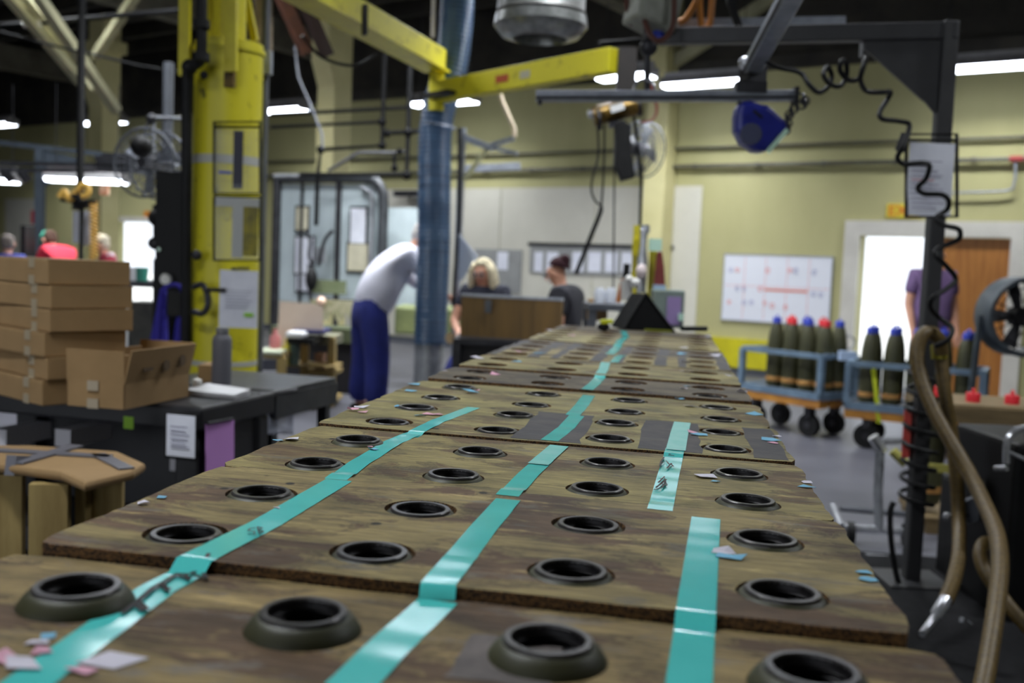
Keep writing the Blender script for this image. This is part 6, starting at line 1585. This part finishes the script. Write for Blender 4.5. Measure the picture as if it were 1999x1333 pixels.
single('coil_hose', MB().tube(pts, .0085, 6), COIL, 'yellow coiled air hose hanging on the left', 'hose', smooth=True)
for ps, lb in (([(116, 385), (126, 374), (136, 390), (148, 372)], 'yellow hose coil left of the black drop pipe'), ([(152, 372), (160, 362), (172, 366), (170, 380), (160, 384)], 'yellow hose knot on the black drop pipe')):
    single('coil_hose', MB().tube(bez([P(x, y, 9.35) for x, y in ps], 6), .03, 8), COIL, lb, 'hose', smooth=True)
pbox(q := MB(), 194, 360, 210, 380, 9.6, .05); single('orange_tag', q, mat('peach_tag', (236, 206, 176), (214, 120, 80), 9, .7), 'peach coloured tag beside the yellow hose', 'tag')
pbox(q := MB(), 142, 412, 157, 474, 9.6, .02); single('hung_sheet', q, WHT, 'white sheet hung left of the drop rod', 'paper'); pbox(q := MB(), 162, 412, 174, 478, 9.6, .02); single('hung_sheet', q, mat('greyish_paper', (188, 188, 196), None, rough=.8), 'grey-white sheet hung right of the drop rod', 'paper')
# low work lamp
lamp(P(170, 350, 13.0), 'low work lamp glowing above the far left benches', 1.0, yaw=CY, drop=1.2, power=18)
lamp(P(-6, 350, 13.0), 'low work lamp cut by the left edge', .5, yaw=CY, drop=1.2, power=8)
# signs on wall
u_, z_ = uz(74, 424, .02); rb_ = MB(); rbox(rb_, u_-.28, u_+.28, WALL-.03, WALL-.016, z_-.16, z_+.16); single('red_sign', rb_, mat('sign_red2', (206, 60, 76), None, rough=.5), 'red sign behind the blue-grey post', 'sign')
u_, z_ = uz(213, 437, .02); rb_ = MB(); rbox(rb_, u_-.12, u_+.12, WALL-.03, WALL-.01, z_-.14, z_+.1); single('notice', rb_, mat('notice_pink', (160, 110, 116), None, rough=.7), 'pinkish notice on the far left wall', 'notice')
u_, z_ = uz(210, 452, .02); rb_ = MB(); rbox(rb_, u_-.14, u_+.14, WALL-.03, WALL-.01, z_-.1, z_+.08); single('notice', rb_, mat('notice_lime', (190, 190, 40), None, rough=.7), 'lime yellow notice on the far left wall', 'notice')
u_, z_ = uz(289, 421, .02); rb_ = MB(); rbox(rb_, u_-.14, u_+.14, WALL-.03, WALL-.01, z_-.1, z_+.1); single('exit_sign', rb_, mat('sign_orange', (206, 130, 40), None, rough=.6), 'small orange sign over the far doorway', 'sign')
# dark press between mast and far wall
t = thing('dark_press', 'tall black press with gauge left of the yellow mast', 'machine', V((P(335, 600, 7.4).x, P(335, 600, 7.4).y, 0)))
PRS = mat('press_black', (16, 16, 18), (11, 11, 13), 6, .5, spec=.2)
q0 = P(345, 600, 7.4); zt_ = P(345, 340, 7.4).z; build('frame', MB().box(V((q0.x, q0.y, zt_/2)), (.22, .3, zt_), CY), PRS, t)
pbox(q := MB(), 298, 505, 320, 640, 7.4, .2); build('side_column', q, PRS, t)
pbox(q := MB(), 322, 420, 352, 520, 7.3, .1); build('sheet_plate', q, mat('dark_grey_plate', (64, 64, 72), None, rough=.5), t)
pbox(q := MB(), 332, 350, 368, 420, 7.28, .1); build('grey_plate', q, mat('mid_grey_plate', (120, 122, 132), None, rough=.4), t)
pbox(q := MB(), 343, 468, 364, 516, 7.26, .01); build('label_sheet', q, mat('pinkish_sheet', (196, 186, 196), None, rough=.8), t)
build('gauge', MB().tube([P(324, 545, 7.2), P(324, 545, 7.25)], .04, 18), mat('gauge_face', (206, 206, 206), None, rough=.3), t); build('gauge_rim', MB().tube(ring(P(324, 545, 7.2), .042, 18, BW[2]), .006, 6, closed=True), DKM, t)
build('ram_lamp', MB().ball(P(305, 475, 7.3), (.06, .06, .05)), DKM, t, smooth=True); build('glint', MB().ball(P(310, 487, 7.2), .014, 8, 6), mat('painted_glint', (206, 236, 226), None, rough=.1), t)  # the small pale ball is a bright highlight put in as colour
build('ram_rod', MB().tube([P(303, 400, 7.3), P(304, 470, 7.3)], .02, 8), BLK, t); build('ram_head', MB().ball(P(303, 425, 7.3), (.05, .05, .06)), BLK, t)
pbox(q := MB(), 250, 590, 300, 720, 7.6, .3); build('tool_bed', q, mat('cluttered_grey', (70, 68, 60), (46, 44, 40), 12, .6), t)
# blue apron on the press
t = thing('work_apron', 'royal blue work apron hanging on the black press', 'apron', P(330, 680, 7.1))
APR = mat('royal_blue_cloth', (52, 44, 160), (42, 36, 136), 8, .85)
def drape(cols, nm):
    b = MB(); rows_ = 8
    for j in range(rows_+1):
        f_ = j/rows_
        for i in range(7):
            g_ = i/6; x = (cols[0][0]+(cols[0][1]-cols[0][0])*f_)*(1-g_)+(cols[1][0]+(cols[1][1]-cols[1][0])*f_)*g_; y = cols[2]+(cols[3]-cols[2])*f_
            b.v.append(P(x, y, 7.1+.03*math.sin(i*2.1+f_)))
    for j in range(rows_):
        for i in range(6): b.f.append((j*7+i, j*7+i+1, j*7+i+8, j*7+i+7)); b.mi.append(0)
    build(nm, b, APR, t, smooth='all').modifiers.new('thickness', 'SOLIDIFY').thickness = .006
drape(((312, 292), (324, 328), 565, 676), 'cloth_panel'); drape(((352, 338), (362, 364), 560, 674), 'cloth_panel')
build('neck_strap', MB().tube(bez([P(316, 568, 7.1), P(328, 558, 7.1), P(345, 556, 7.1), P(358, 566, 7.1)], 5), .015, 6), APR, t)
pbox(q := MB(), 325, 570, 352, 618, 7.05, .06); build('pocket_tool', q, BLK, t, bevel=.01)
# small bits on the bench under the doorway
t = thing('far_bench', 'cluttered bench in front of the far doorway', 'bench', V((P(265, 560, 10.4).x, P(265, 560, 10.4).y, 0)))
q0 = P(255, 552, 10.4); build('bench_top', MB().box(q0, (1.6, .7, .06), CY), DKM, t)
for sx in (-.7, .7):
    for sy in (-.3, .3):
        p = q0+xx*sx+yy*sy; build('leg', MB().box(V((p.x, p.y, q0.z/2)), (.06, .06, q0.z-.05), CY), DKM, t)
for x, c_, lb in ((250, (40, 130, 110), 'green tub on the far bench'), (262, (206, 206, 210), 'white tub on the far bench'), (276, (46, 120, 104), 'teal tub at the right of the far bench')):
    b = MB().lathe([(.001, 0), (.06, 0), (.07, .14), (.062, .14), (.055, .01)], 14, upz(P(x, 549, 10.2))); single('tub', b, mat('tub_%d' % x, c_, None, rough=.5), lb, 'tub', smooth=True)
pbox(q := MB(), 40, 440, 48, 500, 12.8, .3); single('black_cabinet', q, BLK, 'narrow black cabinet at the far left', 'cabinet')
